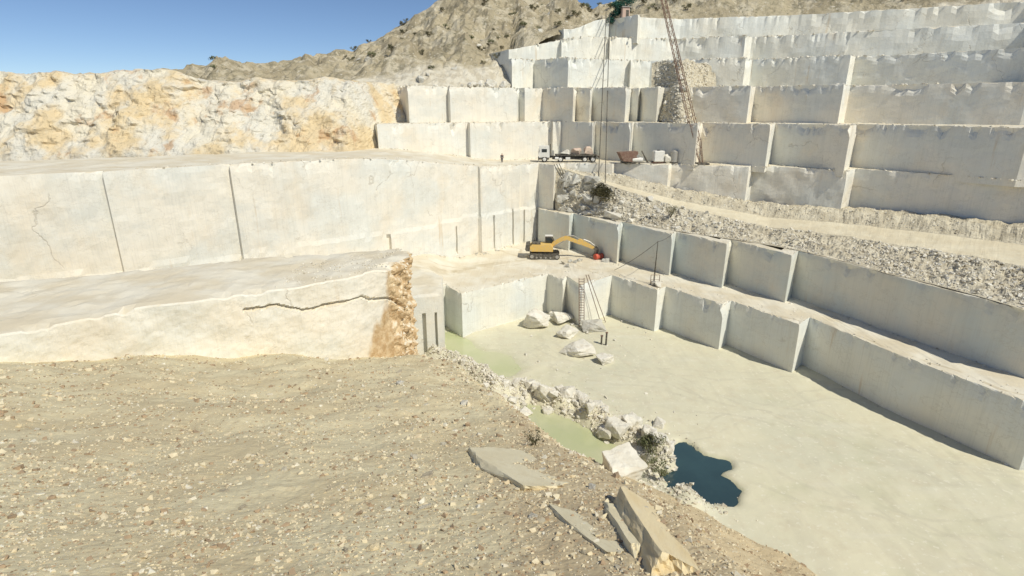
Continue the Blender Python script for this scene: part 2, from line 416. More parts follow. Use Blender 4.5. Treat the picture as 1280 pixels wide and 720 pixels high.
# generic heightfield on columns of bearing
def field(name, pxs, rows, fn, mat, kind='structure', smoothf=False):
    V = []; Fc = []; n = len(rows)
    for px in pxs:
        for r in rows: V.append(fn(px, r))
    for i in range(len(pxs) - 1):
        for j in range(n - 1):
            a = i * n + j; Fc.append((a, a + n, a + n + 1, a + 1))
    o = mesh_obj(name, V, Fc, mat, smoothf=smoothf)
    if kind: tag(o, kind=kind)
    return o
def frange(a, b, s):
    out = []; x = a
    while x <= b + 1e-6: out.append(x); x += s
    return out

# hillside behind and above
sky_line = [(-300, 128), (0, 98), (200, 86), (330, 74), (437, 62), (470, 48), (500, 28), (530, 9), (565, -9), (620, -24), (690, -14), (735, 3), (750, 9), (765, 6), (800, -22), (900, -50), (1050, -60), (1280, -50), (1600, 0)]
foot = [(-300, 118), (437, 116), (560, 120.5), (610, 123.5), (637, 126), (646, 131), (690, 138), (760, 146), (1000, 142), (1280, 125), (1600, 105)]
footz = [(-300, 4), (637, 3.9), (646, 9.2), (655, 12), (690, 15.8), (760, 18.4), (800, 19.8), (1600, 19.8)]
def hill_pt(px, t):
    Yf = lerp(foot, px); py = lerp(sky_line, px) + 2; Yc = 178 - max(0, (px - 850)) * .05 - max(0, 437 - px) * .02
    top = at(px, py, Yc); zf = lerp(footz, px)
    if t <= 1:
        Y = Yf + (Yc - Yf) * t
        z = zf + (top.z - zf) * (t ** .86)
        if px > 780: z = zf + (top.z - zf) * (t ** .8)
        k = smooth(t * 3) * 1.0
        x = X(px, Y, z)
        a = nz(x, Y, 0, .05, 6) * 3.4 * k + abs(nz(x + 40, Y * .6, 0, .11, 6)) * 5.0 * k - 2.2 * k
        if t > .85: a *= 1 - (t - .85) / .15 * .65
        z += a + nz(x, Y, 3, .8, 4) * .35
    else:
        Y = Yc + (t - 1) * 120; z = top.z - (t - 1) * 45; x = X(px, Y, z)
        z += nz(x, Y, 0, .05, 5) * 1.5
    return (x, Y, z)
hill = field('hillside', frange(-500, 1800, 3.5), [i / 90 for i in range(91)] + [1.04, 1.1, 1.3, 1.8, 2.5], hill_pt, M['hill'])
# far plain so that there is always ground to the horizon
big = mesh_obj('ground', [(-2500, -2500, -60), (2500, -2500, -60), (2500, 2500, -60), (-2500, 2500, -60)], [(0, 1, 2, 3)], M['hill']); tag(big, kind='structure')

# stained natural rock slope at the left
sb = [(-300, 84), (200, 89), (437, 93), (470, 101), (500, 107), (530, 114)]
def slope_pt(px, t):
    Yb = lerp(sb, px); zb = -9
    zt = 4.6 + (nz(px * .012, 0, 3, 1, 3)) * 1.6 * smooth((490 - px) / 60) + smooth((380 - px) / 300) * 1.5
    if t <= 1: Y = Yb + 13 * t; z = zb + (zt - zb) * t ** .9
    else: Y = Yb + 13 + (t - 1) * 16; z = zt + (t - 1) * 1.0
    x = X(px, Y, z)
    k = smooth(t * 4)
    st = nz(x, Y, z, .12, 5) * 2.2 + abs(nz(x, z * 2, 9, .35, 4)) * 1.2
    return (x + nz(x, Y, z + 9, .3, 3) * .5, Y - st * k, z + nz(x, Y, 0, .6, 4) * .45)
field('rock_slope', frange(-500, 532, 3), [i / 40 for i in range(41)] + [1.15, 1.3, 1.6, 2.0], slope_pt, M['slope'])

# scree and haul ramp on the ledge below the truck
zr = [(694, -10.4), (720, -11.4), (760, -13.0), (843, -15.9), (960, -18.0), (1600, -18.0)]
pCs = [(694, 104.0), (716, 101.4), (776, 92.8), (842, 85.4), (911, 79.7), (993, 73.2), (1110, 61.5), (1300, 48), (1500, 46.5), (1800, 45)]
pDs = [(694, 107.6), (704, 108.6), (766, 106.5), (836, 105.5), (936, 101.5), (1060, 96), (1300, 80), (1600, 60)]
def ledge(px, u):
    # u 0..1 scree, 1..2 ramp, 2..3 bank
    xC = X(px, 0, 0)
    # find brow Y for this bearing
    yc = lerp(pCs, px) + .25; yd = lerp(pDs, px)
    w = yd - yc; r0 = yc + w * .45; r1 = yc + w * .78; z1 = lerp(zr, px)
    if u <= 1:
        Y = yc + (r0 - yc) * u; z = -18.35 + (z1 + 18.35) * (max(0, u - .12) / .88) ** .9
        k = min(1, u * 5) * min(1, (1 - u) * 6 + .15)
    elif u <= 2: Y = r0 + (r1 - r0) * (u - 1); z = z1 - .15 * math.sin((u - 1) * math.pi); k = .12
    else: Y = r1 + (yd + .6 - r1) * (u - 2); z = z1 + smooth((u - 2) * 1.6) * 1.6 * smooth((px - 712) / 60) - .3 * smooth((712 - px) / 12); k = .6 * smooth((px - 705) / 40)
    x = X(px, Y, z)
    z += (nz(x, Y, 0, .35, 4) * .9 + nz(x, Y, 7, 1.4, 3) * .35) * k
    return (x, Y, z)
pxs = frange(694, 1500, 2.5)
field('scree_slope', pxs, [i / 16 for i in range(17)], ledge, M['scree'])
field('haul_road', pxs, [1 + i / 4 for i in range(5)], ledge, M['road'])
field('scree_bank', pxs, [2 + i / 6 for i in range(7)], ledge, M['scree'])

# rubble apron that buries the right end of the upper tiers
def apron(px, t):
    c = 838 + 10 * t
    w = math.exp(-((px - 852) / (16 + 10 * (1 - t))) ** 2)
    Y = 122 - 7 * w - 4 * t * 0 + t * 6 - 4 * w * (1 - t); z = -2.6 + t * 12
    x = X(px, Y, z)
    return (x, Y - nz(x, z, 0, .3, 4) * .8, z + nz(x, Y, z, .6, 4) * .5)
field('scree_apron', frange(815, 895, 2), [i / 30 for i in range(31)], apron, M['scree'])

# pit floor with berm, puddles and pond hollow
ZP = -31.5
def gp(px, py, z=ZP): v = W(px, py, z); return (v.x, v.y)
berm = [gp(545, 456), gp(590, 470), gp(622, 492), gp(655, 494), (gp(690, 503)), gp(735, 520), gp(770, 540), gp(805, 556), gp(832, 572), gp(850, 600), gp(860, 640)]
bank = [gp(545, 456), gp(600, 484), gp(636, 515), gp(655, 545), gp(700, 572), gp(745, 592), gp(800, 625)]
def dseg(p, poly):
    best = 1e9
    for a, b in zip(poly, poly[1:]):
        ax, ay = a; bx, by = b; dx, dy = bx - ax, by - ay
        t = max(0, min(1, ((p[0] - ax) * dx + (p[1] - ay) * dy) / (dx * dx + dy * dy)))
        best = min(best, math.hypot(p[0] - ax - dx * t, p[1] - ay - dy * t))
    return best
pondc = [gp(660, 515), gp(700, 538), gp(735, 562), gp(760, 580)]
green = [gp(566, 420), gp(585, 440), gp(625, 458), gp(610, 445)]
poolc = [gp(866, 578), gp(872, 600)]
def floor_z(x, y):
    p = (x, y)
    h = ZP + nz(x, y, 0, .12, 4) * .14 + nz(x, y, 0, .9, 3) * .05
    db = dseg(p, berm); h += 1.25 * math.exp(-(db / 1.5) ** 2) * (1 + nz(x, y, 2, .5, 3) * .7)
    db = dseg(p, bank); h += 1.5 * math.exp(-(db / 1.7) ** 2)
    dp = dseg(p, pondc); h -= .9 * smooth((4.2 + nz(x, y, 8, .4, 3) * 1.2 - dp) / 2.5)
    dg = dseg(p, green); h -= .55 * smooth((3.6 + nz(x, y, 0, .15, 3) * 2 - dg) / 4)
    dq = dseg(p, poolc); h -= 2.5 * smooth((3.3 + nz(x, y, 4, .35, 3) * 1.6 - dq) / 2.0)
    return h
def grid(name, x0, x1, y0, y1, st, fn, mat):
    nx = int((x1 - x0) / st); ny = int((y1 - y0) / st); V = []; Fc = []
    for i in range(nx + 1):
        for j in range(ny + 1):
            x = x0 + i * st; y = y0 + j * st; V.append((x, y, fn(x, y)))
    for i in range(nx):
        for j in range(ny):
            a = i * (ny + 1) + j; Fc.append((a, a + ny + 1, a + ny + 2, a + 1))
    return mesh_obj(name, V, Fc, mat, smoothf=True)
tag(grid('quarry_floor', -22, 62, 16, 90, .45, floor_z, M['floor']), kind='structure')
WZ = ZP - .22
def disc(name, c, rx, ry, z, mat, rz=0, seed=0):
    vs = [(c[0], c[1], z)]; n = 72
    for i in range(n):
        t = 2 * math.pi * i / n; r = 1 + nz(math.cos(t) * 1.3, math.sin(t) * 1.3, seed, 1, 3) * .2
        a, b = rx * math.cos(t) * r, ry * math.sin(t) * r
        vs.append((c[0] + a * math.cos(rz) - b * math.sin(rz), c[1] + a * math.sin(rz) + b * math.cos(rz), z))
    return tag(mesh_obj(name, vs, [(0, 1 + i, 1 + (i + 1) % n) for i in range(n)], mat), kind='structure')
cpd = gp(706, 546); disc('pond_water', cpd, 10, 6.2, WZ, M['pond'], math.radians(-48))
cgr = gp(592, 440); disc('puddle_water', cgr, 8.5, 9, WZ - .0, M['pond'], math.radians(-30), 4)
cpl = gp(869, 588); disc('pool_water', cpl, 6, 6, WZ - .03, M['pool'], math.radians(-6), 9)

# ---------- foreground mound ---------------------------------------------
prof = [(-12, -1.2), (-3, -1.5), (0, -1.7), (2, -3.0), (5, -5.1), (15, -9.8), (30, -15.5), (45, -21.5), (60, -29), (75, -36)]
crest = [(0, 3.0), (5.8, 2.15), (9, 2.45), (12.2, 1.7), (18.5, 0.0), (27, -1.8), (42, -5.6), (50, -9.5), (60, -16)]
def fore_z(x, y):
    z = lerp(prof, y)
    xc = lerp(crest, y) + nz(y, 0, 0, .25, 3) * .5
    d = x - xc
    z += -.03 * (d if d < 0 else 0) * smooth(y / 20)
    if d > 0:
        dd = d * smooth(d / 1.6 + .15)
        z -= (.92 * min(dd, 8) + .5 * max(0, dd - 8)) * (1.0 if y > 3 else .6)
    k = min(1, max(0.12, y / 25))
    z += nz(x, y, 0, .16, 3) * .7 * k + nz(x, y, 5, .9, 4) * .07 * (k + .3) + abs(nz(x, y, 8, 2.2, 3)) * .05
    return z
Ys = []
y = -6.0
while y < 3: Ys.append(y); y += .4
while y < 74: Ys.append(y); y *= 1.0165
def fore_pt(px, Y):
    Yd = max(Y, 3.5); x = (px - 640) / F * (Yd * 1.12 + 1)
    return (x, Y, fore_z(x, Y))
field('foreground_ground', frange(-900, 2200, 6), Ys, fore_pt, M['fore'])

# ---------- prisms: outcrop, notched block ---------------------------------
def prism_rock(name, poly, ztop, zbot, mat, amp=.25, step=.4, chip=.8, rough_fn=None, notches=(), parent=None, carve=None):
    cols = []
    n = len(poly)
    for i in range(n):
        (x0, y0), (x1, y1) = poly[i], poly[(i + 1) % n]
        L = math.hypot(x1 - x0, y1 - y0); k = max(1, int(L / step)); dx, dy = (x1 - x0) / L, (y1 - y0) / L
        for j in range(k):
            t = j / k; cols.append((x0 + (x1 - x0) * t, y0 + (y1 - y0) * t, dy, -dx))
    for (xn, w, za, zb, dp) in notches:
        out = []
        for i, c in enumerate(cols):
            out.append(c); d = cols[(i + 1) % len(cols)]
            for xx in (xn - w / 2 - .03, xn - w / 2, xn + w / 2, xn + w / 2 + .03):
                if c[0] < xx < d[0]:
                    t = (xx - c[0]) / (d[0] - c[0]); out.append((xx, c[1] + (d[1] - c[1]) * t, c[2], c[3]))
        cols = out
    nr = int((ztop(poly[0][0]) - zbot) / step); V = []; Fc = []; nc = len(cols)
    for (x, y, nx, ny) in cols:
        zt = ztop(x); ch = max(0, nz(x, y, 5, .5, 3)) * chip
        for r in range(nr + 1):
            z = zbot + (zt - ch - zbot) * r / nr
            a = amp * (rough_fn(x, y, z) if rough_fn else 1)
            d = nz(x, y, z, .3, 5) * a
            if a > amp: d += (abs(nz(x, y, z + 20, .9, 5)) * 1.1 - .3) * (a - amp * .45)
            if r == nr: d -= .12
            if carve: d -= carve(x, y, z)
            for (xn, w, za, zb, dp) in notches:
                if ny < -.5 and abs(x - xn) <= w / 2 + .01 and za < z < zb: d -= dp
            V.append((x + nx * d, y + ny * d, z))
    R = nr + 1
    for i in range(nc):
        a = i * R; b = ((i + 1) % nc) * R
        for r in range(nr): Fc.append((a + r, b + r, b + r + 1, a + r + 1))
    from mathutils.geometry import delaunay_2d_cdt
    top = [Vector(V[i * R + nr]) for i in range(nc)]
    xs = [v.x for v in top]; ys = [v.y for v in top]; ins = []
    def inside(x, y):
        c = False
        for (x0, y0), (x1, y1) in zip(poly, poly[1:] + poly[:1]):
            if (y0 > y) != (y1 > y) and x < (x1 - x0) * (y - y0) / (y1 - y0) + x0: c = not c
        return c
    x = min(xs)
    while x < max(xs):
        y = min(ys)
        while y < max(ys):
            px_, py_ = x + random.uniform(-.2, .2), y + random.uniform(-.2, .2)
            if inside(px_, py_) and all(math.hypot(px_ - v.x, py_ - v.y) > .45 for v in top): ins.append((px_, py_))
            y += .8
        x += .8
    cv, ce, cf, ov, oe, of = delaunay_2d_cdt([Vector((v.x, v.y)) for v in top] + [Vector(p) for p in ins], [(i, (i + 1) % nc) for i in range(nc)], [], 1, 1e-5)
    idx = []
    for k, v in enumerate(cv):
        o_ = [q for q in ov[k] if q < nc]
        if o_: idx.append(o_[0] * R + nr)
        else: idx.append(len(V)); V.append((v.x, v.y, ztop(v.x) + abs(nz(v.x, v.y, 0, .5, 5)) * .28))
    for t in cf: Fc.append(tuple(idx[q] for q in t))
    return mesh_obj(name, V, Fc, mat, parent)

def XY(px, Y, z): return (X(px, Y, z), Y)
z0 = -18
op = [(-60, 20), XY(0, 33, z0), XY(140, 37, z0), XY(330, 42.5, z0), XY(437, 46.5, z0), XY(487, 49.5, z0), XY(500, 50.8, z0), XY(512, 52.5, z0), XY(516, 55.0, z0), (-12, 57), (-20, 55), (-60, 38)]
M['outcrop'] = marble('weathered marble', .3, orange_x=(X(489, 49, z0) , X(497, 49, z0)))
_ck = [at(a, b, 48.2 if a > 460 else (47.0 if a > 420 else 42.5 + (a - 330) * .045)) for a, b in ((300, 392), (345, 381), (380, 386), (405, 380), (432, 374), (450, 372), (463, 375), (478, 377), (486, 381), (491, 388), (496, 397), (499, 410))]
_ck = [(v.x, v.z) for v in _ck]
def crack(x, y, z):
    if x < _ck[0][0] - 1: return 0
    d = dseg((x + nz(x, z, 4, 1.2, 3) * .12, z + nz(x, z, 0, 1.2, 3) * .12), _ck)
    return .4 * smooth((.10 + .05 * nz(x, z, 1, .8, 2) - d) / .05)
oc = prism_rock('marble_outcrop', op, lambda x: -14.0 + nz(x, 0, 0, .1, 3) * .5, -32, M['outcrop'], .55, .13, .7, carve=crack,
           rough_fn=lambda x, y, z: .45 + 1.5 * smooth((x - X(474, 49, z0)) / 2.4))
tag(oc, 'huge cracked cream marble outcrop with an orange brown flank at left', 'rock outcrop')
bp = [XY(440, 63, -27), XY(514, 65.5, -27), XY(554.5, 66.5, -27), (X(554.5, 66.5, -27) - .9, 74.5), (-16, 80), (-30, 74)]
nb = prism_rock('notched_block', bp, lambda x: -22.3, -33, M['marble'], .06, .35, .4,
      notches=[(X(531, 66, -27), .42, -34, -25.0, .7), (X(545.5, 66.3, -27), .26, -30.2, -24.9, .7)])
tag(nb, 'tall cream marble block with two vertical saw slots, beside the green puddle', 'marble block')

# ---------- loose rock -----------------------------------------------------
def hull_mesh(name, n, dims, rough, seed, mat):
    """broken block: convex body cleft by random planes, then roughened"""
    rnd = random.Random(seed); bm = bmesh.new()
    for i in range(n):
        v = Vector((rnd.uniform(-1, 1), rnd.uniform(-1, 1), rnd.uniform(-1, 1)))
        m = max(abs(v.x), abs(v.y), abs(v.z)); v = v / m * rnd.uniform(.78, 1)
        bm.verts.new((v.x * dims[0], v.y * dims[1], v.z * dims[2]))
    bmesh.ops.convex_hull(bm, input=bm.verts[:])
    bmesh.ops.delete(bm, geom=[g for g in bm.verts if not g.link_faces], context='VERTS')
    bmesh.ops.dissolve_limit(bm, angle_limit=.25, verts=bm.verts[:], edges=bm.edges[:])
    if rough:
        bmesh.ops.bevel(bm, geom=bm.edges[:], offset=.03, segments=1, affect='EDGES')
        bmesh.ops.triangulate(bm, faces=bm.faces[:])
        for k in range(3):
            le = [e for e in bm.edges if e.calc_length() > (.6, .34, .2)[k]]
            if le: bmesh.ops.subdivide_edges(bm, edges=le, cuts=1)
            bmesh.ops.triangulate(bm, faces=[f for f in bm.faces if len(f.verts) > 3])
        for v in bm.verts:
            q = v.co + Vector((seed * 1.7, 0, 0))
            st = nz(q.x, q.y, q.z, 1.1, 2); st = round(st * 3.2) / 3.2           # stepped cleavage
            v.co += v.co.normalized() * (nz(q.x, q.y, q.z, 2.6, 4) * rough * 1.1 + st * rough * 1.5)
    me = bpy.data.meshes.new(name); bm.to_mesh(me); bm.free(); me.materials.append(mat); return me
R_WHITE = [hull_mesh('boulder', 13 + i % 5, (1, .8 + .1 * (i % 3), .6 + .1 * (i % 4)), .05, i, M['rock_white']) for i in range(8)]
R_GREY = [hull_mesh('boulder', 12 + i % 5, (1, .8, .65), .05, 40 + i, M['rock_grey']) for i in range(6)]
R_TAN = [hull_mesh('stone', 14, (1, .85, .5), .05, 70 + i, M['rock_tan']) for i in range(5)]
R_PALE = [hull_mesh('stone', 14, (1, .8, .5), .05, 90 + i, M['rock_pale']) for i in range(5)]
R_YEL = [hull_mesh('stone', 14, (1, .8, .5), .05, 110 + i, M['rock_yellow']) for i in range(3)]
def rock(name, me, loc, size, label, cat, group=None, rot=None, sq=(1, 1, 1)):
    o = bpy.data.objects.new(name, me); C.objects.link(o); o.location = loc
    r = random
    o.rotation_euler = rot if rot else (r.uniform(-.35, .35), r.uniform(-.35, .35), r.uniform(0, 6.28))
    o.scale = (size * sq[0], size * sq[1], size * sq[2])
    return tag(o, label, cat, group)

# big blocks lying on the pit floor
def floor_block(px, py, w, h, label, rz, seed, deep=.8, mat='rock_white', tilt=(0, 0)):
    """w, h in metres"""
    p = W(px, py, ZP)
    me = hull_mesh('boulder', 16, (1, 1, 1), .07, seed, M[mat])
    o = rock('boulder', me, (p.x, p.y + w * .2, ZP + h * .42), 1, label, 'boulder', 'cut marble boulders on the pit floor', (tilt[0], tilt[1], rz), (w / 2, w * deep / 2, h / 2))
    return o
floor_block(672, 410, 4.6, 2.9, 'biggest pale boulder on the pit floor, split by a crack, nearest the pale wall', .5, 201, .8, tilt=(.12, .1))
floor_block(704, 405, 3.3, 1.7, 'flat pale boulder at the foot of the shaded wall, left of the ladder', .3, 215, .8, tilt=(-.1, .18))
floor_block(709, 422, 2.9, 1.4, 'low grey white boulder in the middle of the pit floor group', .8, 203, .8)
floor_block(742, 415, 3.6, 1.8, 'rounded grey boulder below the ladder, beside the two stub posts', .2, 204, .8, 'rock_grey', (.1, .15))
floor_block(723, 446, 4.6, 1.6, 'wide flat white slab boulder in the centre of the pit floor', .35, 205, .8, tilt=(.08, -.08))
floor_block(757, 454, 2.7, 1.1, 'small yellowish boulder right of the wide slab on the pit floor', .5, 206, .75, 'rock_white', (.1, .1))
floor_block(693, 396, 2.2, 1.0, 'small white boulder tucked against the shaded wall foot', 1.1, 207, .8)
# big rocks of the berm
floor_block(684, 506, 2.6, 2.4, 'upright white angular boulder standing at the head of the green pond', .4, 208, .8, tilt=(.25, .15))
floor_block(733, 517, 2.4, 1.1, 'white boulder with a dark undercut on the berm above the pond', .1, 209, .7)
floor_block(822, 566, 2.6, 1.6, 'pale rounded boulder at the right end of the berm by the blue pool', .2, 210, .8)
floor_block(795, 545, 2.3, 1.1, 'flat pale boulder on the berm behind the leaning slab', .2, 211, .8)
floor_block(803, 572, 2.6, 1.3, 'tilted white slab leaning behind the large white boulder', .5, 212, .6, tilt=(-.4, .2))
p = W(776, 588, -29.8)
rock('boulder', hull_mesh('boulder', 18, (1, 1, 1), .06, 213, M['rock_white']), (p.x, p.y, -29.4), 1, 'large bright white boulder at the near corner of the green pond', 'boulder', 'cut marble boulders on the pit floor', (.3, -.15, .4), (1.9, 1.6, 1.6))

cnt = 0
def scatter(n, fn, meshes, s0, s1, label, group, name='boulder', cat='boulder', sink=.25):
    for i in range(n):
        p = fn(); s = s0 * (s1 / s0) ** (random.random() ** 1.8)
        rock(name, random.choice(meshes), (p[0], p[1], p[2] + s * sink), s, label, cat, group)
def along(poly, spread, side=0):
    def f():
        k = random.random() * (len(poly) - 1); i = int(k); t = k - i
        x = poly[i][0] + (poly[i + 1][0] - poly[i][0]) * t + random.gauss(side, spread)
        y = poly[i][1] + (poly[i + 1][1] - poly[i][1]) * t + random.gauss(0, spread)
        return (x, y, floor_z(x, y))
    return f
def pitp():
    v = W(random.uniform(655, 800), random.uniform(398, 470), ZP); return (v.x, v.y, floor_z(v.x, v.y))
scatter(14, pitp, R_WHITE, .15, .5, 'small broken white piece lying loose on the open pit floor', 'small loose boulders on the pit floor')
G1 = 'white boulders heaped along the berm'
scatter(88, along(berm[2:9], 1.35), R_WHITE, .3, 1.2, 'broken white boulder heaped on the berm between the pond and the pit floor', G1)
scatter(28, along(berm[:4], 1.3), R_WHITE, .2, .6, 'pale broken boulder in the white heap below the notched block', 'pale boulders below the notched block')
# stones on the scree below the truck
def scree_p(p0=702, p1=842, big=False):
    def f():
        px = random.uniform(p0, p1); u = random.uniform(.05, .95) ** 1.0
        return ledge(px, u)
    return f
G2 = 'broken boulders on the scree below the truck'
scatter(44, scree_p(700, 750), R_GREY + R_WHITE[:3], .5, 1.7, 'large broken boulder in the pile at the left end of the scree', 'large boulders at the left end of the scree', sink=.1)
scatter(44, scree_p(740, 900), R_WHITE + R_GREY, .22, .7, 'broken boulder strewn on the scree below the haul road', G2)
q = ledge(766, .12)
rock('boulder', hull_mesh('boulder', 16, (1, 1, 1), .02, 300, M['rock_white']), (q[0], q[1] - .2, q[2] + .6), 1, 'long white slab lying on the brow of the scree under the cables', 'boulder', None, (0.1, .08, -.5), (1.9, .7, .6))
# boulders on the ledge above the left slope
def ledge2():
    px = random.uniform(475, 640); Y = max(lerp(pF, px), 112) + random.uniform(1.5, 7)
    return (X(px, Y, 4), Y, 4.2)
scatter(18, ledge2, R_WHITE + R_GREY[:2], .3, 1.3, 'pale boulder lying on the ledge below the brown hillside', 'boulders on the ledge under the hillside', sink=.2)
def ledge3():
    px = random.uniform(588, 640); Y = lerp(pF, px) + random.uniform(1.2, 5.5)
    return (X(px, Y, 4), Y, 4.3)
scatter(18, ledge3, R_WHITE, .4, 1.3, 'white boulder in the heap at the left end of the fourth wall', 'white boulders heaped at the end of the fourth wall', sink=.25)
def apr():
    return apron(random.uniform(828, 872), random.uniform(0, 1))
scatter(22, apr, R_WHITE + R_GREY, .25, .8, 'broken boulder in the rubble burying the right end of the upper walls', 'rubble boulders on the upper walls', sink=0)
# stones at the foot of walls on the excavator terrace
def tb(a=575, b=668):
    def f():
        px = random.uniform(a, b); y = lerp(pD, px) - random.uniform(.4, 2.6); return (X(px, y, -25), y, -25)
    return f
scatter(9, tb(), R_WHITE + R_GREY[:2], .15, .5, 'small broken boulder at the foot of the bright left wall', 'boulders at the foot of the bright wall')
# --- foreground stones
def on_fore(px, py):
    """first hit of the view ray with the mound"""
    a = (px - 640) / F; b = (py - 360) / F
    d = Vector((a, CP - b * SP, -SP - b * CP)); t = 2.0
    while t < 90:
        p = d * t
        if p.z < fore_z(p.x, p.y): return p
        t *= 1.012
    return None
G3 = 'stones lying on the foreground earth'
def fstone(px, py, wpx, label, meshes, sq=(1, 1, 1), rot=None):
    p = on_fore(px, py)
    if not p: return
    dep = p.y * CP - p.z * SP; s = wpx / 2 / F * dep
    rock('stone', random.choice(meshes), (p.x, p.y, p.z + s * .15), s, label, 'stone', G3, rot, sq)
fstone(533, 598, 20, 'grey angular stone in a hollow, left centre of the foreground earth', R_TAN, (1, 1, 1))
fstone(530, 635, 17, 'flat triangular pale stone in the left foreground', R_PALE, (1.1, .7, .5))
fstone(465, 688, 22, 'pinkish tan stone half buried at the bottom left', R_YEL)
fstone(487, 696, 11, 'small white stone at the bottom left beside the pinkish tan one', R_PALE)
fstone(649, 706, 15, 'dark rounded pebble at the bottom centre', R_TAN)
fstone(667, 647, 11, 'white pebble with a dark hollow beside it in the centre foreground', R_WHITE)
fstone(740, 611, 11, 'round white stone near the crest of the slope, above the yellow slab', R_WHITE)
fstone(517, 574, 12, 'square pale stone left of the angular stone', R_PALE)
fstone(554, 556, 10, 'pale stone on the middle of the earth slope', R_PALE)
fstone(500, 480, 11, 'pale stone high on the left slope under the outcrop', R_WHITE)
fstone(582, 506, 12, 'bright white stone at the top of the earth slope', R_WHITE)
fstone(493, 625, 9, 'small pale stone in the left foreground earth', R_PALE)
fstone(807, 640, 15, 'pale stone below the crest at the right edge', R_WHITE)
nst = 0
while nst < 60:
    px = random.uniform(-20, 840); py = random.uniform(455, 715)
    if not on_fore(px, py): continue
    fstone(px, py, random.uniform(5, 11), 'small tan stone scattered on the foreground earth slope', R_TAN + R_PALE); nst += 1
# slabs of bedrock showing through the mound
def slab(a, b, width, thick, label, mat, seed, lift=0, tilt=0):
    """flat bedrock slab lying in the slope between two surveyed points"""
    p = on_fore(*a); q = on_fore(*b); mid = (p + q) / 2
    u = (q - p); L = u.length / 2; u.normalize()
    e = .6; n = Vector((fore_z(mid.x - e, mid.y) - fore_z(mid.x + e, mid.y), fore_z(mid.x, mid.y - e) - fore_z(mid.x, mid.y + e), 2 * e)).normalized()
    if tilt: n = (Matrix.Rotation(tilt, 3, u) @ n)
    v = n.cross(u).normalized(); n = u.cross(v).normalized()
    R = Matrix((u, v, n)).transposed()
    me = hull_mesh('rock_slab', 30, (1, 1, 1), .07, seed, M[mat])
    for w in me.vertices: w.co.z = max(-1, min(1, w.co.z * 1.7))
    c = mid; c.z = fore_z(mid.x, mid.y)
    c = c - n * (thick * .75 - lift)
    rock('rock_slab', me, c, 1, label, 'rock slab', None, R.to_euler(), (L * 1.12, width / 2 * 1.15, thick))
slab((612, 560), (702, 606), 1.7, .3, 'broad smooth grey rock slab on the crest above the green pond', 'slab_grey', 401, -.05, -.10)
slab((694, 634), (776, 690), .42, .12, 'long grey rock slab embedded in the gravel, lower right', 'slab_grey', 402, -.02, -.12)
slab((788, 628), (836, 716), .66, .2, 'large yellow weathered slab with a sharp edge at the lower right corner', 'rock_yellow', 403, .06, -.38)
slab((762, 632), (806, 690), .34, .14, 'pale grey slab beside the yellow one on the crest', 'slab_grey', 404, -.01, -.22)

# fine gravel and rubble that nobody could count
def gravel(name, pts, mats, kind_label):
    tmpl = []
    for k in range(6):
        me = hull_mesh('tmp', 9, (1, .8, .55), 0, 500 + k, M['rock_tan'])
        bm = bmesh.new(); bm.from_mesh(me)
        tmpl.append(([v.co.copy() for v in bm.verts], [[v.index for v in f.verts] for f in bm.faces])); bm.free()
        bpy.data.meshes.remove(me)
    V = []; Fc = []; fm = []
    for (p, s) in pts:
        tv, tf = random.choice(tmpl); a = random.uniform(0, 6.28); ca, sa = math.cos(a) * s, math.sin(a) * s; b = len(V)
        tl = random.uniform(-.3, .3)
        for v in tv: V.append((p[0] + v.x * ca - v.y * sa, p[1] + v.x * sa + v.y * ca, p[2] + (v.z + v.x * tl) * s + s * .1))
        mi = min(len(mats) - 1, int(random.random() * (len(mats) - .6)))
        for f in tf: Fc.append([b + i for i in f]); fm.append(mi)
    o = mesh_obj(name, V, Fc, None, mats=mats, fm=fm); tag(o, kind_label, 'gravel', None, 'stuff'); return o
def small_rock(cols, name):
    t = NT(name, .95, .1); t.color(t.mix(t.ramp(t.noise(6, detail=2), .4, .6), *cols)); return t.m
gm = [small_rock(((.68, .60, .42), (.60, .50, .34)), 'tan gravel'), small_rock(((.70, .625, .45), (.60, .52, .37)), 'buff gravel'),
      small_rock(((.42, .31, .20), (.33, .25, .17)), 'brown gravel'), small_rock(((.70, .67, .56), (.62, .57, .46)), 'pale gravel')]
pts = []
for i in range(95000):
    Y = 2.5 * (50 / 2.5) ** random.random(); px = random.uniform(-100, 1380)
    x = (px - 640) / F * (Y * 1.12 + 1)
    dn = nz(x, Y, 0, .42, 4) + nz(x, Y, 6, 1.7, 2) * .5
    if dn + (.35 if x > lerp(crest, Y) - 1.2 else 0) < random.uniform(-.55, .35): continue
    s = (.015 + .0044 * Y ** .9) * (.30 + .5 * random.random() ** 2.5 + 1.5 * random.random() ** 22)
    pts.append(((x, Y, fore_z(x, Y)), s))
gravel('gravel', pts, gm, 'loose tan and pale gravel covering the foreground earth')
gw = [small_rock(((.76, .73, .64), (.66, .62, .53)), 'white rubble'), small_rock(((.60, .55, .44), (.70, .66, .56)), 'cream rubble'), small_rock(((.48, .42, .32), (.56, .52, .43)), 'grey rubble')]
pts = []
f1 = along(berm, 1.5); f2 = along(bank, 1.3)
for i in range(6500): pts.append((f1(), random.uniform(.05, .12) * (1 + 1.8 * (random.random() < .15))))
for i in range(2200): pts.append((f2(), random.uniform(.05, .22)))
for i in range(900):
    x = random.uniform(-8, 20); y = random.uniform(50, 80); pts.append(((x, y, floor_z(x, y)), random.uniform(.03, .07) * (1 + 2 * (random.random() < .06))))
gravel('berm_rubble', pts, gw, 'small white broken rubble along the berm and pond banks')
pts = []
for i in range(6500):
    px = random.uniform(698, 1300)
    if px > 840 and nz(px * .02, i * .0003, 0, 1, 3) < -.1: continue
    pts.append((ledge(px, random.uniform(.02, .98)), random.uniform(.08, .28)))
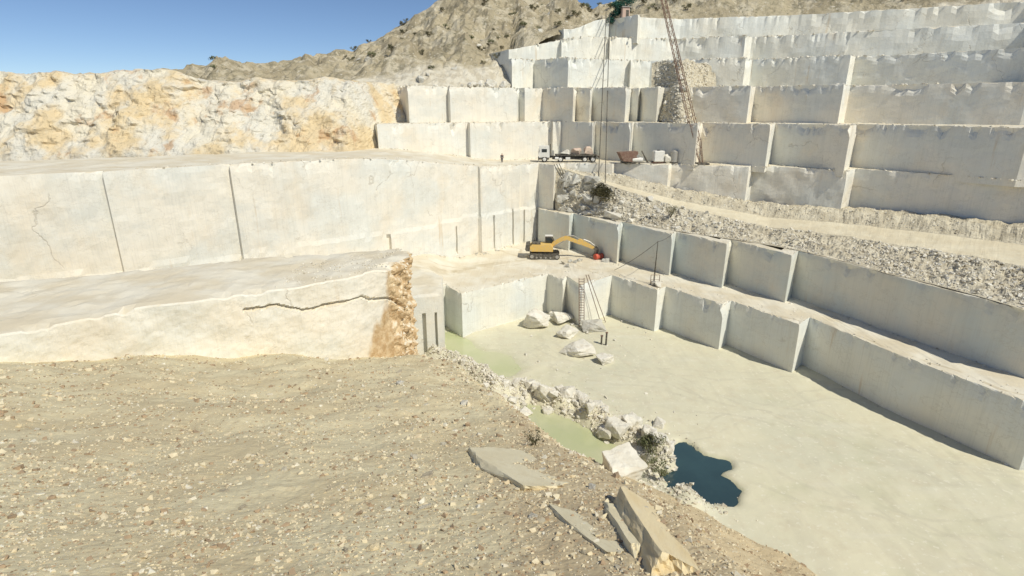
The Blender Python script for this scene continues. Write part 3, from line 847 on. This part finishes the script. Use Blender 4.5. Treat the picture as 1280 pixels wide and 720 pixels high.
for i in range(500): pts.append((ledge(random.uniform(700, 1200), random.uniform(2.1, 2.9)), random.uniform(.06, .25)))
for i in range(1200): pts.append((apron(random.uniform(820, 885), random.random()), random.uniform(.1, .35)))
gravel('scree_rubble', pts, gw, 'grey and cream rubble covering the scree slopes')
# debris strewn along bench edges and feet of walls
pts = []
def strew(P, zt, n, back, s0, s1, x0=-45, x1=75):
    for i in range(n):
        x = random.uniform(x0, x1)
        y = lerp(P, x) + back * random.random() ** 2 + .15
        pts.append(((x, y, zt(x)), random.uniform(s0, s1)))
def foot_of(P, zf, n, s0, s1, x0=-45, x1=75):
    for i in range(n):
        x = random.uniform(x0, x1)
        y = lerp(P, x) - .2 - abs(random.gauss(0, .7)); pts.append(((x, y, zf(x)), random.uniform(s0, s1)))
strew(PB, ZB, 700, 4, .04, .16); foot_of(PB, lambda x: ZP, 160, .05, .2)
foot_of(PC, ZB, 260, .05, .2, 5); foot_of(PD, ZB, 260, .05, .22, -45, 4)
strew(PD, ZD, 400, 3, .05, .2); foot_of(PE, ZD, 400, .06, .25)
strew(PE, ZE, 300, 2.5, .08, .3); foot_of(PF, ZE, 160, .08, .25)
strew(PF, ZF, 300, 3, .08, .35); foot_of(PG, ZF, 160, .08, .3, 0)
strew(PG, ZG, 200, 3, .08, .4, 0); foot_of(PH, ZG, 160, .1, .35, 0); strew(PH, ZH, 200, 3, .1, .4, 5); foot_of(PI_, ZH, 120, .1, .4, 10)
for i in range(900):
    x = random.uniform(-30, -11.5); y = lerp([(-20.4, 42.5), (-14.2, 46.5), (-11.8, 49.5), (-10.5, 53)], x) + .8 + random.uniform(0, 8) ** 1.0
    if x < -20 or y > 56: continue
    pts.append(((x, y, -13.95 + nz(x, 0, 0, .1, 3) * .5), random.uniform(.03, .12)))
gravel('terrace_rubble', pts, gw, 'small pale rubble strewn along the quarry terraces')

# ---------- vegetation -----------------------------------------------------
def leaf_cloud(mb, c, r, n, s, flat=.8, rnd=random):
    for i in range(n):
        v = Vector((rnd.gauss(0, 1), rnd.gauss(0, 1), rnd.gauss(0, 1))).normalized() * (rnd.random() ** .45)
        p = Vector(c) + Vector((v.x * r, v.y * r, v.z * r * flat))
        a = Vector((rnd.gauss(0, 1), rnd.gauss(0, 1), rnd.gauss(0, 1))).normalized() * s * rnd.uniform(.6, 1.3)
        b = a.orthogonal().normalized() * s * rnd.uniform(.3, .7)
        k = len(mb.v); mb.v += [p - a, p + b, p + a, p - b]; mb.f.append((k, k + 1, k + 2, k + 3))
def shrub(loc, size, label, leaf, group=None, n=420, name='shrub', flat=.75, ls=.07):
    t = thing(name, label, 'shrub', loc, random.uniform(0, 6), group)
    st = MB(); lf = MB()
    for i in range(7):
        a = random.uniform(0, 6.28); e = Vector((math.cos(a) * size * random.uniform(.3, .8), math.sin(a) * size * random.uniform(.3, .8), size * random.uniform(.5, 1.1)))
        st.cyl((0, 0, -.2), e * .55 + Vector((0, 0, .1)), size * .03, 5, size * .02); st.cyl(e * .55 + Vector((0, 0, .1)), e, size * .02, 5, size * .006)
        leaf_cloud(lf, e, size * random.uniform(.3, .5), n // 7, size * ls, flat)
    st.build('stem', M['bark'], t); lf.build('foliage', leaf, t); return t
q = ledge(748, .5); shrub((q[0], q[1] - .6, q[2] - .2), 2.7, 'dark dry bush growing on the scree where the cables end', M['leaf_dry'], n=2600, flat=1.0)
q = ledge(838, .4); shrub((q[0], q[1], q[2]), 1.3, 'low dry bush on the right part of the scree', M['leaf_dry'], n=500)
p = W(812, 562, -30.6); shrub((p.x, p.y - .6, -30.8), 1.7, 'grey green bush on the berm beside the blue pool', M['leaf_green'], n=1500)
p = W(826, 590, -30.6); shrub((p.x, p.y, -30.9), 1.1, 'smaller grey green bush below the berm bush by the blue pool', M['leaf_green'], n=600)
p = on_fore(668, 556); shrub((p.x, p.y, p.z - .05), .45, 'small dry weed clump on the slope edge above the pond', M['leaf_dry'], n=300)
p = on_fore(842, 636); shrub((p.x, p.y, p.z - .05), .25, 'dry weed clump at the right crest near the yellow slab', M['leaf_dry'], n=160)
# scrub on the hill: one shrub built, then copies with its parts
protos = [shrub((0, 0, -200), 1.0, 'x', m, n=260, ls=.12) for m in (M['leaf_dry'], M['leaf_green'])]
used = [False, False]
for i in range(125):
    px = random.uniform(430, 860) if i < 105 else random.choice((random.uniform(0, 430), random.uniform(860, 1280)))
    t = random.uniform(.06, 1.0) ** .8
    if i % 6 == 0: t = .985
    q = hill_pt(px, t); k = random.random() < .35
    src = protos[k]
    if not used[k]: o = src; used[k] = True
    else:
        o = src.copy(); C.objects.link(o)
        for ch in src.children:
            c = ch.copy(); C.objects.link(c); c.parent = o
    o.location = (q[0], q[1], q[2] - .15); o.scale = (random.uniform(.35, 1.35),) * 3; o.rotation_euler = (0, 0, random.uniform(0, 6))
    o['label'] = 'greyish green bush dotted on the brown hillside' if k else 'dry brown bush dotted on the brown hillside'
    o['group'] = 'green bushes on the hillside' if k else 'dry bushes on the hillside'
# rocks on the hill
def hr():
    return hill_pt(random.uniform(440, 740), random.uniform(.03, .8))
scatter(16, hr, R_GREY + R_WHITE[:3], .5, 1.6, 'grey boulder poking out of the brown hillside', 'boulders on the hillside', sink=.1)

# blue-green tree at the top
p = at(776, 16, 143)
tr = thing('pine_tree', 'blue green tree at the very top of the quarry beside the pink hut', 'tree', (p.x, p.y, 18.6))
tk = MB(); tk.cyl((0, 0, -.5), (.1, 0, 3.0), .28, 8, .18); tk.cyl((.1, 0, 3), (.4, 0, 7), .18, 8, .05)
for i in range(9): a = i * 2.4; tk.cyl((.1, 0, 1 + i * .55), (math.cos(a) * 2.2, math.sin(a) * 2, 1.4 + i * .6), .07, 5, .02)
tk.build('trunk', M['bark'], tr)
cr = MB()
for (cx, cz, r) in ((-2.6, 1.0, 1.2), (-3.6, .6, .8), (-1.6, 2.2, 1.3), (-.4, 3.6, 1.6), (.8, 4.6, 1.7), (-1.2, 4.4, 1.2), (2.0, 5.4, 1.5), (.4, 6.2, 1.4), (1.5, 3.6, 1.1), (-.9, 2.8, 1.2)):
    leaf_cloud(cr, (cx, random.uniform(-.8, .8), cz), r, 380, .2, .7)
cr.build('crown', M['leaf_teal'], tr)
# hut
p = at(781, 15, 142)
hu = thing('hut', 'small pinkish hut on the top rim beside the blue green tree', 'hut', (p.x, p.y, 19.8), .2)
MB().box((0, 0, 1.2), (1.9, 1.8, 2.4)).build('wall', M['pink'], hu); MB().box((0, 0, 2.47), (2.3, 2.2, .14)).build('roof', M['steel'], hu)
MB().box((.3, -.91, .95), (.7, .06, 1.7)).build('door', M['dark_metal'], hu)

# ---------- truck ----------------------------------------------------------
def wheel(parent, x, y, r, w=.32, hub=True):
    o = MB().cyl((x, y - w / 2, r), (x, y + w / 2, r), r, 20).build('wheel', M['black'], parent)
    s = -1 if y < 0 else 1
    MB().cyl((x, y + s * (w / 2 - .02), r), (x, y + s * (w / 2 + .03), r), r * .58, 16).cyl((x, y + s * w / 2, r), (x, y + s * (w / 2 + .09), r), r * .22, 10).build('rim', M['white_paint'], o)
    return o
pt = W(711, 202.0, -10.0)
TZ = -10.0
tx0 = X(672.5, 110.8, -9.5); tx1 = X(749, 110.8, -9.5); TL = tx1 - tx0
tr = thing('flatbed_truck', 'long flatbed truck with a white cab on the haul road, facing left', 'truck', ((tx0 + tx1) / 2, 111.0, TZ + .02), -.03)
h = TL / 2
# cab: front at -x
MB().prism([(-h + .15, .9), (-h + .05, 1.6), (-h + .22, 2.9), (-h + .5, 3.05), (-h + 2.15, 3.05), (-h + 2.25, .9)], -1.2, 1.2).build('cab', M['white_paint'], tr)
MB().box((-h + 1.1, 0, .75), (2.1, 2.35, .55)).box((-h + .12, 0, .6), (.2, 2.4, .45)).build('bumper', M['dark_metal'], tr)
MB().prism([(-h + .10, 1.85), (-h + .17, 2.75), (-h + .20, 2.75), (-h + .13, 1.85)], -1.05, 1.05).build('windscreen', M['glass'], tr)
for s in (-1, 1):
    d = MB().box((-h + 1.25, s * 1.205, 1.65), (1.25, .04, 1.3)).build('door', M['white_paint'], tr)
    MB().box((-h + 1.2, s * 1.232, 2.2), (1.0, .03, .62)).build('window', M['glass'], d)
    MB().box((-h + .2, s * 1.32, 2.15), (.1, .2, .5)).build('mirror', M['black'], tr)
    MB().box((-h + .06, s * .95, .72), (.06, .3, .2)).build('headlight', M['steel'], tr)
MB().box((-h + 2.35, -.9, 2.35), (.16, .16, 2.2)).build('exhaust', M['dark_metal'], tr)
MB().box((.6, 0, .98), (TL - 2.4, .9, .3)).box((.1, 0, .7), (TL - 5.4, 1.6, .35)).build('chassis', M['dark_metal'], tr)
MB().box((1.4, 0, 1.32), (TL - 3.9, 2.45, .26)).build('flatbed', M['dark_metal'], tr)
MB().box((-h + 2.85, 0, 1.7), (.5, 2.2, .9)).build('toolbox', M['steel'], tr)
MB().cyl((-h + 3.3, -1.0, .72), (-h + 4.0, -1.0, .72), .0 + .3, 12).box((-.2, -1.1, .72), (.9, .35, .5)).build('fuel_tank', M['white_paint'], tr)
for s in (-1, 1):
    for x in (-h + 1.25, -h + 4.35, h - 2.9, h - 1.35): wheel(tr, x, s * 1.05, .56)
MB().box((h - .15, 0, 1.0), (.1, 2.3, .25)).build('tail_bar', M['rust'], tr)
# load
lb = [(-.9, 2.0, 1.5, .9, 'rock_white', 'white marble block loaded behind the truck cab'), (1.6, 2.05, 1.6, 1.1, 'pinkstone', 'pinkish stone block on the middle of the truck bed'),
      (3.5, 2.15, 2.1, 1.4, 'pinkstone', 'largest pinkish stone block at the rear of the truck bed')]
for i, (x, z, w, hh, m, lab) in enumerate(lb):
    me = hull_mesh('stone_block', 15, (1, 1, 1), .03, 600 + i, M[m])
    rock('stone_block', me, (tr.location.x + x, 111.0, TZ + 1.45 + hh / 2), 1, lab, 'stone block', None, (0, 0, .2 * i), (w / 2 * 1.4, 1.05, hh / 2 * 1.35))

# ---------- excavator ------------------------------------------------------
ex_y = 94.5
def xx(px): return X(px, ex_y, -24)
e0 = (xx(680), ex_y, -25 + .05)
ex = thing('excavator', 'yellow tracked excavator with its arm stretched out to the right', 'excavator', e0, -.06, scale=1.04)
for s in (-1, 1):
    y0, y1 = s * 1.3 - .3, s * 1.3 + .3
    tk = MB(); n = 10; poly = []
    for i in range(n + 1): a = math.pi / 2 + math.pi * i / n; poly.append((-2.0 + .45 * math.cos(a) , .45 + .45 * math.sin(a)))
    for i in range(n + 1): a = -math.pi / 2 + math.pi * i / n; poly.append((2.2 + .45 * math.cos(a), .45 + .45 * math.sin(a)))
    tk.prism(poly, y0, y1)
    for i in range(16): x = -2.1 + i * .29; tk.box((x, s * 1.3, .93), (.12, .62, .06)); tk.box((x, s * 1.3, .01), (.12, .62, .05))
    to = tk.build('track', M['dark_metal'], ex)
    for x in (-2.0, 2.2): MB().cyl((x, s * 1.62, .45), (x, s * 1.66, .45), .3, 14).build('sprocket', M['steel'], to)
    for x in (-1.2, -.5, .3, 1.1): MB().cyl((x, s * 1.62, .28), (x, s * 1.65, .28), .16, 10).build('roller', M['steel'], to)
MB().box((0, 0, .85), (1.8, 2.0, .5)).cyl((0, 0, 1.0), (0, 0, 1.25), .7, 18).build('undercarriage', M['dark_metal'], ex)
MB().prism([(-2.2, 1.25), (-2.35, 1.5), (-2.35, 2.1), (-2.0, 2.35), (1.2, 2.35), (1.5, 1.9), (1.5, 1.25)], -1.35, 1.35).build('engine_housing', M['yellow'], ex)
MB().prism([(-3.0, 1.3), (-3.15, 1.6), (-3.05, 2.3), (-2.38, 2.45), (-2.38, 1.25)], -1.35, 1.35).build('counterweight', M['dark_metal'], ex)
MB().box((-1.3, -.2, 2.5), (1.4, 1.4, .28)).cyl((-1.6, .6, 2.4), (-1.6, .6, 3.1), .09, 8).build('engine_cover', M['dark_metal'], ex)
cb = MB().prism([(.15, 2.0), (.15, 3.35), (.35, 3.5), (1.3, 3.5), (1.75, 2.7), (1.75, 1.7), (.4, 1.7)], .25, 1.3).build('cab', M['dark_metal'], ex)
MB().prism([(.35, 2.45), (.35, 3.25), (1.22, 3.25), (1.58, 2.65), (1.58, 2.45)], .215, .245).prism([(.35, 2.45), (.35, 3.25), (1.22, 3.25), (1.58, 2.65), (1.58, 2.45)], 1.305, 1.33).build('window', M['glass'], cb)
MB().box((.8, .78, 3.55), (1.3, 1.1, .08)).build('cab_roof', M['white_paint'], cb)
def low(o):      # whole arm pitched down about the boom foot
    R = Matrix.Rotation(.17, 3, 'Y'); c = Vector((1.2, 0, 2.0))
    for v in o.data.vertices: v.co = R @ (v.co - c) + c
    return o
# boom: up and out, knee, then stick almost level, down to the bucket
boom = [(.9, 1.9), (1.35, 2.75), (2.6, 3.75), (3.3, 4.12), (3.7, 4.15), (6.1, 3.55), (6.2, 3.2), (5.9, 3.12), (3.6, 3.5), (2.9, 3.2), (1.9, 2.4), (1.3, 1.7)]
low(MB().prism(boom, -.35, .1).build('boom', M['yellow'], ex))
low(MB().prism([(5.3, 3.75), (5.6, 4.1), (6.2, 3.95), (8.3, 3.15), (8.45, 2.85), (8.25, 2.7), (6.2, 3.1), (5.7, 3.25)], -.30, .05).build('dipper_arm', M['yellow'], ex))
low(MB().cyl((3.4, -.12, 4.2), (4.6, -.12, 4.35), .12, 10).cyl((4.6, -.12, 4.35), (5.6, -.12, 4.0), .07, 8).build('arm_cylinder', M['steel'], ex))
low(MB().cyl((1.6, -.5, 1.9), (2.5, -.5, 2.7), .11, 10).cyl((2.5, -.5, 2.7), (3.1, -.45, 3.3), .07, 8).build('boom_cylinder', M['steel'], ex))
low(MB().cyl((6.3, -.12, 4.05), (7.4, -.12, 3.85), .11, 10).cyl((7.4, -.12, 3.85), (8.3, -.12, 3.4), .07, 8).build('bucket_cylinder', M['white_paint'], ex))
bk = low(MB().prism([(8.2, 2.9), (8.7, 3.2), (9.1, 2.9), (9.15, 2.2), (8.8, 1.7), (8.3, 1.55), (8.55, 2.0), (8.55, 2.4)], -.65, .45).build('bucket', M['dark_metal'], ex))
tt = MB()
for i in range(5): tt.prism([(8.32, 1.62), (8.0, 1.45), (8.3, 1.5)], -.6 + i * .24, -.5 + i * .24)
low(tt.build('tooth', M['steel'], bk))
# red drum, spoil rocks under the arm
q = (X(748, 93.2, -25), 93.2, -25)
rd = thing('oil_drum', 'red oil drum lying at the foot of the shaded wall beyond the bucket', 'drum', q, .5)
MB().cyl((-.75, 0, .5), (.75, 0, .5), .5, 18).build('barrel', M['red'], rd)
MB().cyl((-.28, 0, .5), (-.22, 0, .5), .53, 18).cyl((.22, 0, .5), (.28, 0, .5), .53, 18).cyl((.73, 0, .5), (.78, 0, .5), .53, 18).build('hoop', M['rust'], rd)
q = (X(757, 91.5, -25), 91.5, -25)
rock('boulder', R_GREY[2], (q[0], q[1], -24.8), .7, 'grey boulder at the wall foot right of the red drum', 'boulder')
sp = MB()
for i, (a, b) in enumerate(((704, 329), (708, 333), (719, 328), (724, 326), (713, 327))):
    q = W(a, b, -24.9)
    rock('boulder', R_GREY[i], (q.x, q.y, -24.75), .42 + .12 * (i % 2), 'dark broken boulder on the ground under the excavator arm', 'boulder', 'broken boulders under the excavator arm')

# ---------- gear on the haul terrace at right ------------------------------
def gx(px, Y=107.8): return X(px, Y, -9)
sk = thing('tipping_skip', 'rusty brown tipping skip on the haul terrace right of the truck', 'skip', (gx(784), 107.6, -10), .1)
MB().prism([(-1.9, 2.1), (-1.0, .5), (1.5, .35), (1.7, 2.3)], -1.1, 1.1).build('hopper', M['rust'], sk)
MB().box((.2, 0, .25), (2.6, 1.6, .22)).cyl((1.2, -.9, .4), (1.2, .9, .4), .35, 14).build('base_frame', M['dark_metal'], sk)
ld = thing('compressor', 'small pale drum compressor with a slanting dark drawbar beside the brown skip', 'compressor', (gx(799), 107.0, -10), 0)
MB().cyl((-1.5, 0, .75), (.5, 0, .75), .5, 16).build('tank', M['white_paint'], ld)
MB().box((-.7, 0, 1.45), (1.1, .7, .5)).cyl((-.9, 0, 1.7), (-.9, 0, 2.0), .08, 8).build('engine', M['steel'], ld)
MB().cyl((.2, 0, 2.4), (1.4, 0, .25), .10, 8).cyl((.2, -.5, 2.2), (1.5, -.5, .25), .07, 8).build('drawbar', M['dark_metal'], ld)
MB().box((-.5, 0, .28), (2.6, .9, .14)).build('skid', M['dark_metal'], ld)
ct = thing('white_tank', 'white square tank standing on pallets on the haul terrace', 'tank', (gx(823), 108, -10), .05)
MB().box((0, 0, 1.35), (1.95, 1.6, 2.0)).build('body', M['white_paint'], ct); MB().cyl((0, 0, 2.35), (0, 0, 2.5), .3, 14).build('lid', M['dark_metal'], ct)
MB().box((0, -.5, .2), (2.2, .2, .3)).box((0, .5, .2), (2.2, .2, .3)).build('pallet', M['rust'], ct)
rock('stone_block', hull_mesh('stone_block', 18, (1, 1, 1), .02, 700, M['rock_white']), (gx(834), 107.8, -9.1), 1, 'cream stone block right of the white tank', 'stone block', None, (0, 0, .2), (.75, .8, 1.0))
cm = thing('air_receiver', 'dark upright air receiver cylinder at the right end of the gear', 'air tank', (gx(842), 107.6, -10), 0)
MB().cyl((0, 0, .3), (0, 0, 2.2), .7, 18).cyl((0, 0, 2.2), (0, 0, 2.5), .7, 18, .25).build('cylinder', M['steel'], cm)
lg = MB()
for a in (0, 2.1, 4.2): lg.cyl((math.cos(a) * .6, math.sin(a) * .6, 0), (math.cos(a) * .6, math.sin(a) * .6, .4), .06, 6)
lg.build('stand', M['dark_metal'], cm)

# ---------- lattice derrick -------------------------------------------------
dk = thing('derrick_mast', 'brown lattice derrick mast leaning left above the right haul terrace', 'derrick', (gx(878, 106.0), 106.0, -10))
base = Vector((0, 0, 0)); top = at(813, -70, 106.0) - dk.location
ax = (top - base).normalized(); sd = Vector((0, 1, 0)); pr = ax.cross(sd).normalized()
cn = [(pr * a + sd * b) * .62 for a, b in ((-1, -1), (1, -1), (1, 1), (-1, 1))]
rl = MB()
for c in cn: rl.cyl(base + c * .3, base + c + ax * 4, .06, 6); rl.cyl(base + c + ax * 4, top + c * .4, .06, 6)
rl.build('rail', M['rust'], dk)
br = MB(); L = (top - base).length; k = 24
for i in range(k):
    a0 = 1.5 + i * (L - 2) / k; a1 = 1.5 + (i + 1) * (L - 2) / k
    for j in range(4):
        f = lambda a: min(1, .3 + .7 * a / 4) * (1 - .6 * max(0, a - 4) / (L - 4))
        p0 = base + ax * a0 + cn[j] * f(a0); p1 = base + ax * a1 + cn[(j + 1) % 4] * f(a1)
        br.cyl(p0, p1, .03, 5); br.cyl(p1, base + ax * a1 + cn[j] * f(a1), .03, 5)
br.build('lattice', M['rust'], dk)
MB().box((0, 0, .15), (2.2, 2.2, .3)).build('base_plate', M['dark_metal'], dk)

# ---------- cables, ladder, poles, posts --------------------------------------
def cable(a, b, r, label, mat='dark_metal', name='cable', cat='cable', sag=0, group=None, n=14):
    a = Vector(a); b = Vector(b); m = MB()
    pts = [a.lerp(b, i / n) - Vector((0, 0, sag * 4 * (i / n) * (1 - i / n))) for i in range(n + 1)]
    m.tube(pts, r, 6); return tag(m.build(name, M[mat], None), label, cat, group)
q1 = ledge(747, .55); q2 = ledge(756, .6)
cable(at(757.6, 18, 141), (q1[0], q1[1], q1[2]), .085, 'left one of the two long hoist cables hanging down the tiers')
cable(at(762, 19, 141), (q2[0], q2[1], q2[2]), .085, 'right one of the two long hoist cables hanging down the tiers')
# hose coils beneath the bush
q = ledge(752, .35); hz = MB(); pts = []
for i in range(60):
    a = i * .42; pts.append(Vector((q[0] + math.sin(a) * 1.0 + .3, q[1] - .9 - .2 * math.cos(a), q[2] + 2.6 - i * .075 + math.cos(a) * .5)))
tag(hz.tube(pts, .05, 5).build('hose', M['steel']), 'looped pale hose hanging down the scree below the bush', 'hose')
for i in range(3):
    a = at(692.5 + i * 3.2, 207, 104.0 + i * .6); b = at(703 + i * 3.0, 224, 103.6 + i * .6)
    a.z = max(a.z, -9.8)
    cable(a, b, .07, 'dark hose slung over the corner below the truck cab', group='hoses over the corner below the truck', name='hose', cat='hose', sag=.15)
# ladder
la = W(726.0, 402, ZP); la.y -= .0
lt = at(726.5, 347, la.y + 1.0)
def ladder(a, b, w, n, name, label):
    o = thing(name, label, 'ladder', a); d = b - a; sdv = Vector((1, 0, 0)) * w / 2
    for s in (-1, 1): MB().cyl(sdv * s, d + sdv * s, .055, 6).build('side_rail', M['rust'], o)
    for i in range(n):
        c = d * ((i + .6) / n); MB().cyl(c - sdv, c + sdv, .04, 5).build('rung', M['rust'], o)
    return o
yl = lerp(PB, X(730, 78, -28)) - .9
bot = Vector((X(727, yl, ZP), yl, ZP)); topv = Vector((X(727.5, yl, -24), yl + .55, -23.9))
ladder(bot, topv, .75, 19, 'ladder', 'rusty metal ladder standing against the bright face of the pit wall')
for i, (a, b) in enumerate((((736, 24), (757, 31.2)), ((733, 24), (751, 31.2)))):
    y2 = lerp(PB, X(a[0] + 14, 80, -28)) - 1.3
    cable((X(a[0] - 1, yl, -24), yl - .1, -23.2), (X(b[0], y2 - .3, -31.4), y2 - .3, -31.45), .055, 'thin pole leaning on the pit wall right of the ladder', 'rust', 'pole', 'pole', group='poles leaning by the ladder', n=1)
# stub posts in the pit
for px, py, hh, lab in ((757.3, 432, 1.9, 'taller dark stub post standing on the pit floor'), (751.5, 431, 1.3, 'shorter dark stub post left of the taller one on the pit floor')):
    p = W(px, py, ZP); o = thing('post', lab, 'post', p)
    MB().cyl((0, 0, -.1), (.03, 0, hh), .13, 10).build('shaft', M['dark_metal'], o); MB().cyl((.03, 0, hh), (.03, 0, hh + .12), .19, 10).build('cap', M['rust'], o)
# hoist frame on the brow of the pit wall
hp = Vector((X(817.5, 78.6, -25), 78.6, -25))
ho = thing('hoist_frame', 'tall thin hoist pole with pipe frame on the rim of the right pit wall', 'hoist', hp)
MB().cyl((0, 0, 0), (.1, .2, 6.6), .07, 8, .05).build('pole', M['dark_metal'], ho)
MB().cyl((-.12, .15, 0), (.1, .2, 6.6), .035, 6).build('stay', M['dark_metal'], ho)
fr = MB()
for x in (-.55, .75): fr.cyl((x, 0, 0), (x, 0, 1.5), .045, 6)
fr.cyl((-.55, 0, 1.5), (.75, 0, 1.5), .045, 6); fr.cyl((-.55, 0, .8), (.75, 0, .8), .03, 6); fr.build('frame', M['rust'], ho)
MB().box((-.2, -.35, .35), (.7, .6, .5)).build('winch', M['steel'], ho)
rock('boulder', R_WHITE[3], (hp.x + .35, hp.y - 1.1, -24.75), .62, 'white boulder on the rim at the foot of the hoist pole', 'boulder')
cable(hp + Vector((.1, .2, 6.5)), Vector((X(768, 86, -25), 86, -24.9)), .035, 'thin guy cable slanting from the hoist pole down to the left', sag=.3)
cable(hp + Vector((.1, .2, 6.5)), Vector((X(843, 84.2, -18), 84.4, -18.3)), .035, 'thin guy cable running from the hoist pole up to the ledge at right', sag=.3)

# ---------- person -----------------------------------------------------------
def skin(name, pts, edges, mat, parent, root=0):
    me = bpy.data.meshes.new(name); me.from_pydata([p[:3] for p in pts], edges, []); me.materials.append(mat)
    o = bpy.data.objects.new(name, me); C.objects.link(o); o.parent = parent
    m = o.modifiers.new('skin', 'SKIN'); sv = me.skin_vertices[0].data
    for i, p in enumerate(pts): sv[i].radius = (p[3], p[3] * (p[4] if len(p) > 4 else 1))
    sv[root].use_root = True
    s = o.modifiers.new('sub', 'SUBSURF'); s.levels = 2; s.render_levels = 2
    return o
pp = W(627.5, 203.6, ZD(-2)); pp.z = ZD(pp.x) + .03
pe = thing('person', 'person in dark clothes standing alone on the haul road left of the truck', 'person', pp, .4)
legs = [(.10, 0, .50, .065), (.11, -.02, .09, .045), (.12, -.16, .04, .04), (-.10, 0, .50, .065), (-.11, .03, .09, .045), (-.12, -.11, .04, .04)]
body = [(0, 0, .93, .14, .8), (0, 0, 1.15, .13, .8), (0, 0, 1.40, .15, .7), (0, 0, 1.52, .055), (0, -.01, 1.62, .09), (0, -.01, 1.72, .085)] + legs + \
    [(.21, 0, 1.42, .06), (.27, .02, 1.15, .045), (.28, -.06, .90, .035), (.28, -.08, .80, .04), (-.21, 0, 1.42, .06), (-.27, .02, 1.15, .045), (-.27, -.07, .90, .035), (-.27, -.09, .80, .04), (.1, 0, .85, .09), (-.1, 0, .85, .09)]
E_ = [(0, 1), (1, 2), (2, 3), (3, 4), (4, 5), (0, 20), (20, 6), (6, 7), (7, 8), (0, 21), (21, 9), (9, 10), (10, 11), (2, 12), (12, 13), (13, 14), (14, 15), (2, 16), (16, 17), (17, 18), (18, 19)]
skin('body', body, E_, M['skin'], pe)
skin('jacket', [(0, 0, .92, .165, .85), (0, 0, 1.15, .155, .85), (0, 0, 1.41, .165, .75), (.22, 0, 1.42, .078), (.275, .02, 1.15, .062), (.285, -.06, .92, .052), (-.22, 0, 1.42, .078), (-.275, .02, 1.15, .062), (-.275, -.07, .92, .052)],
     [(0, 1), (1, 2), (2, 3), (3, 4), (4, 5), (2, 6), (6, 7), (7, 8)], M['cloth_dark'], pe)
skin('trousers', [(0, 0, .93, .15, .85), (.1, 0, .85, .11), (.10, 0, .50, .085), (.11, -.02, .10, .068), (-.1, 0, .85, .11), (-.10, 0, .50, .085), (-.11, .03, .10, .068)],
     [(0, 1), (1, 2), (2, 3), (0, 4), (4, 5), (5, 6)], M['cloth_blue'], pe)
skin('hair', [(0, .02, 1.70, .10), (0, .01, 1.75, .085)], [(0, 1)], M['hair'], pe)

S.render.engine = 'CYCLES'
S.cycles.max_bounces = 8; S.cycles.diffuse_bounces = 5
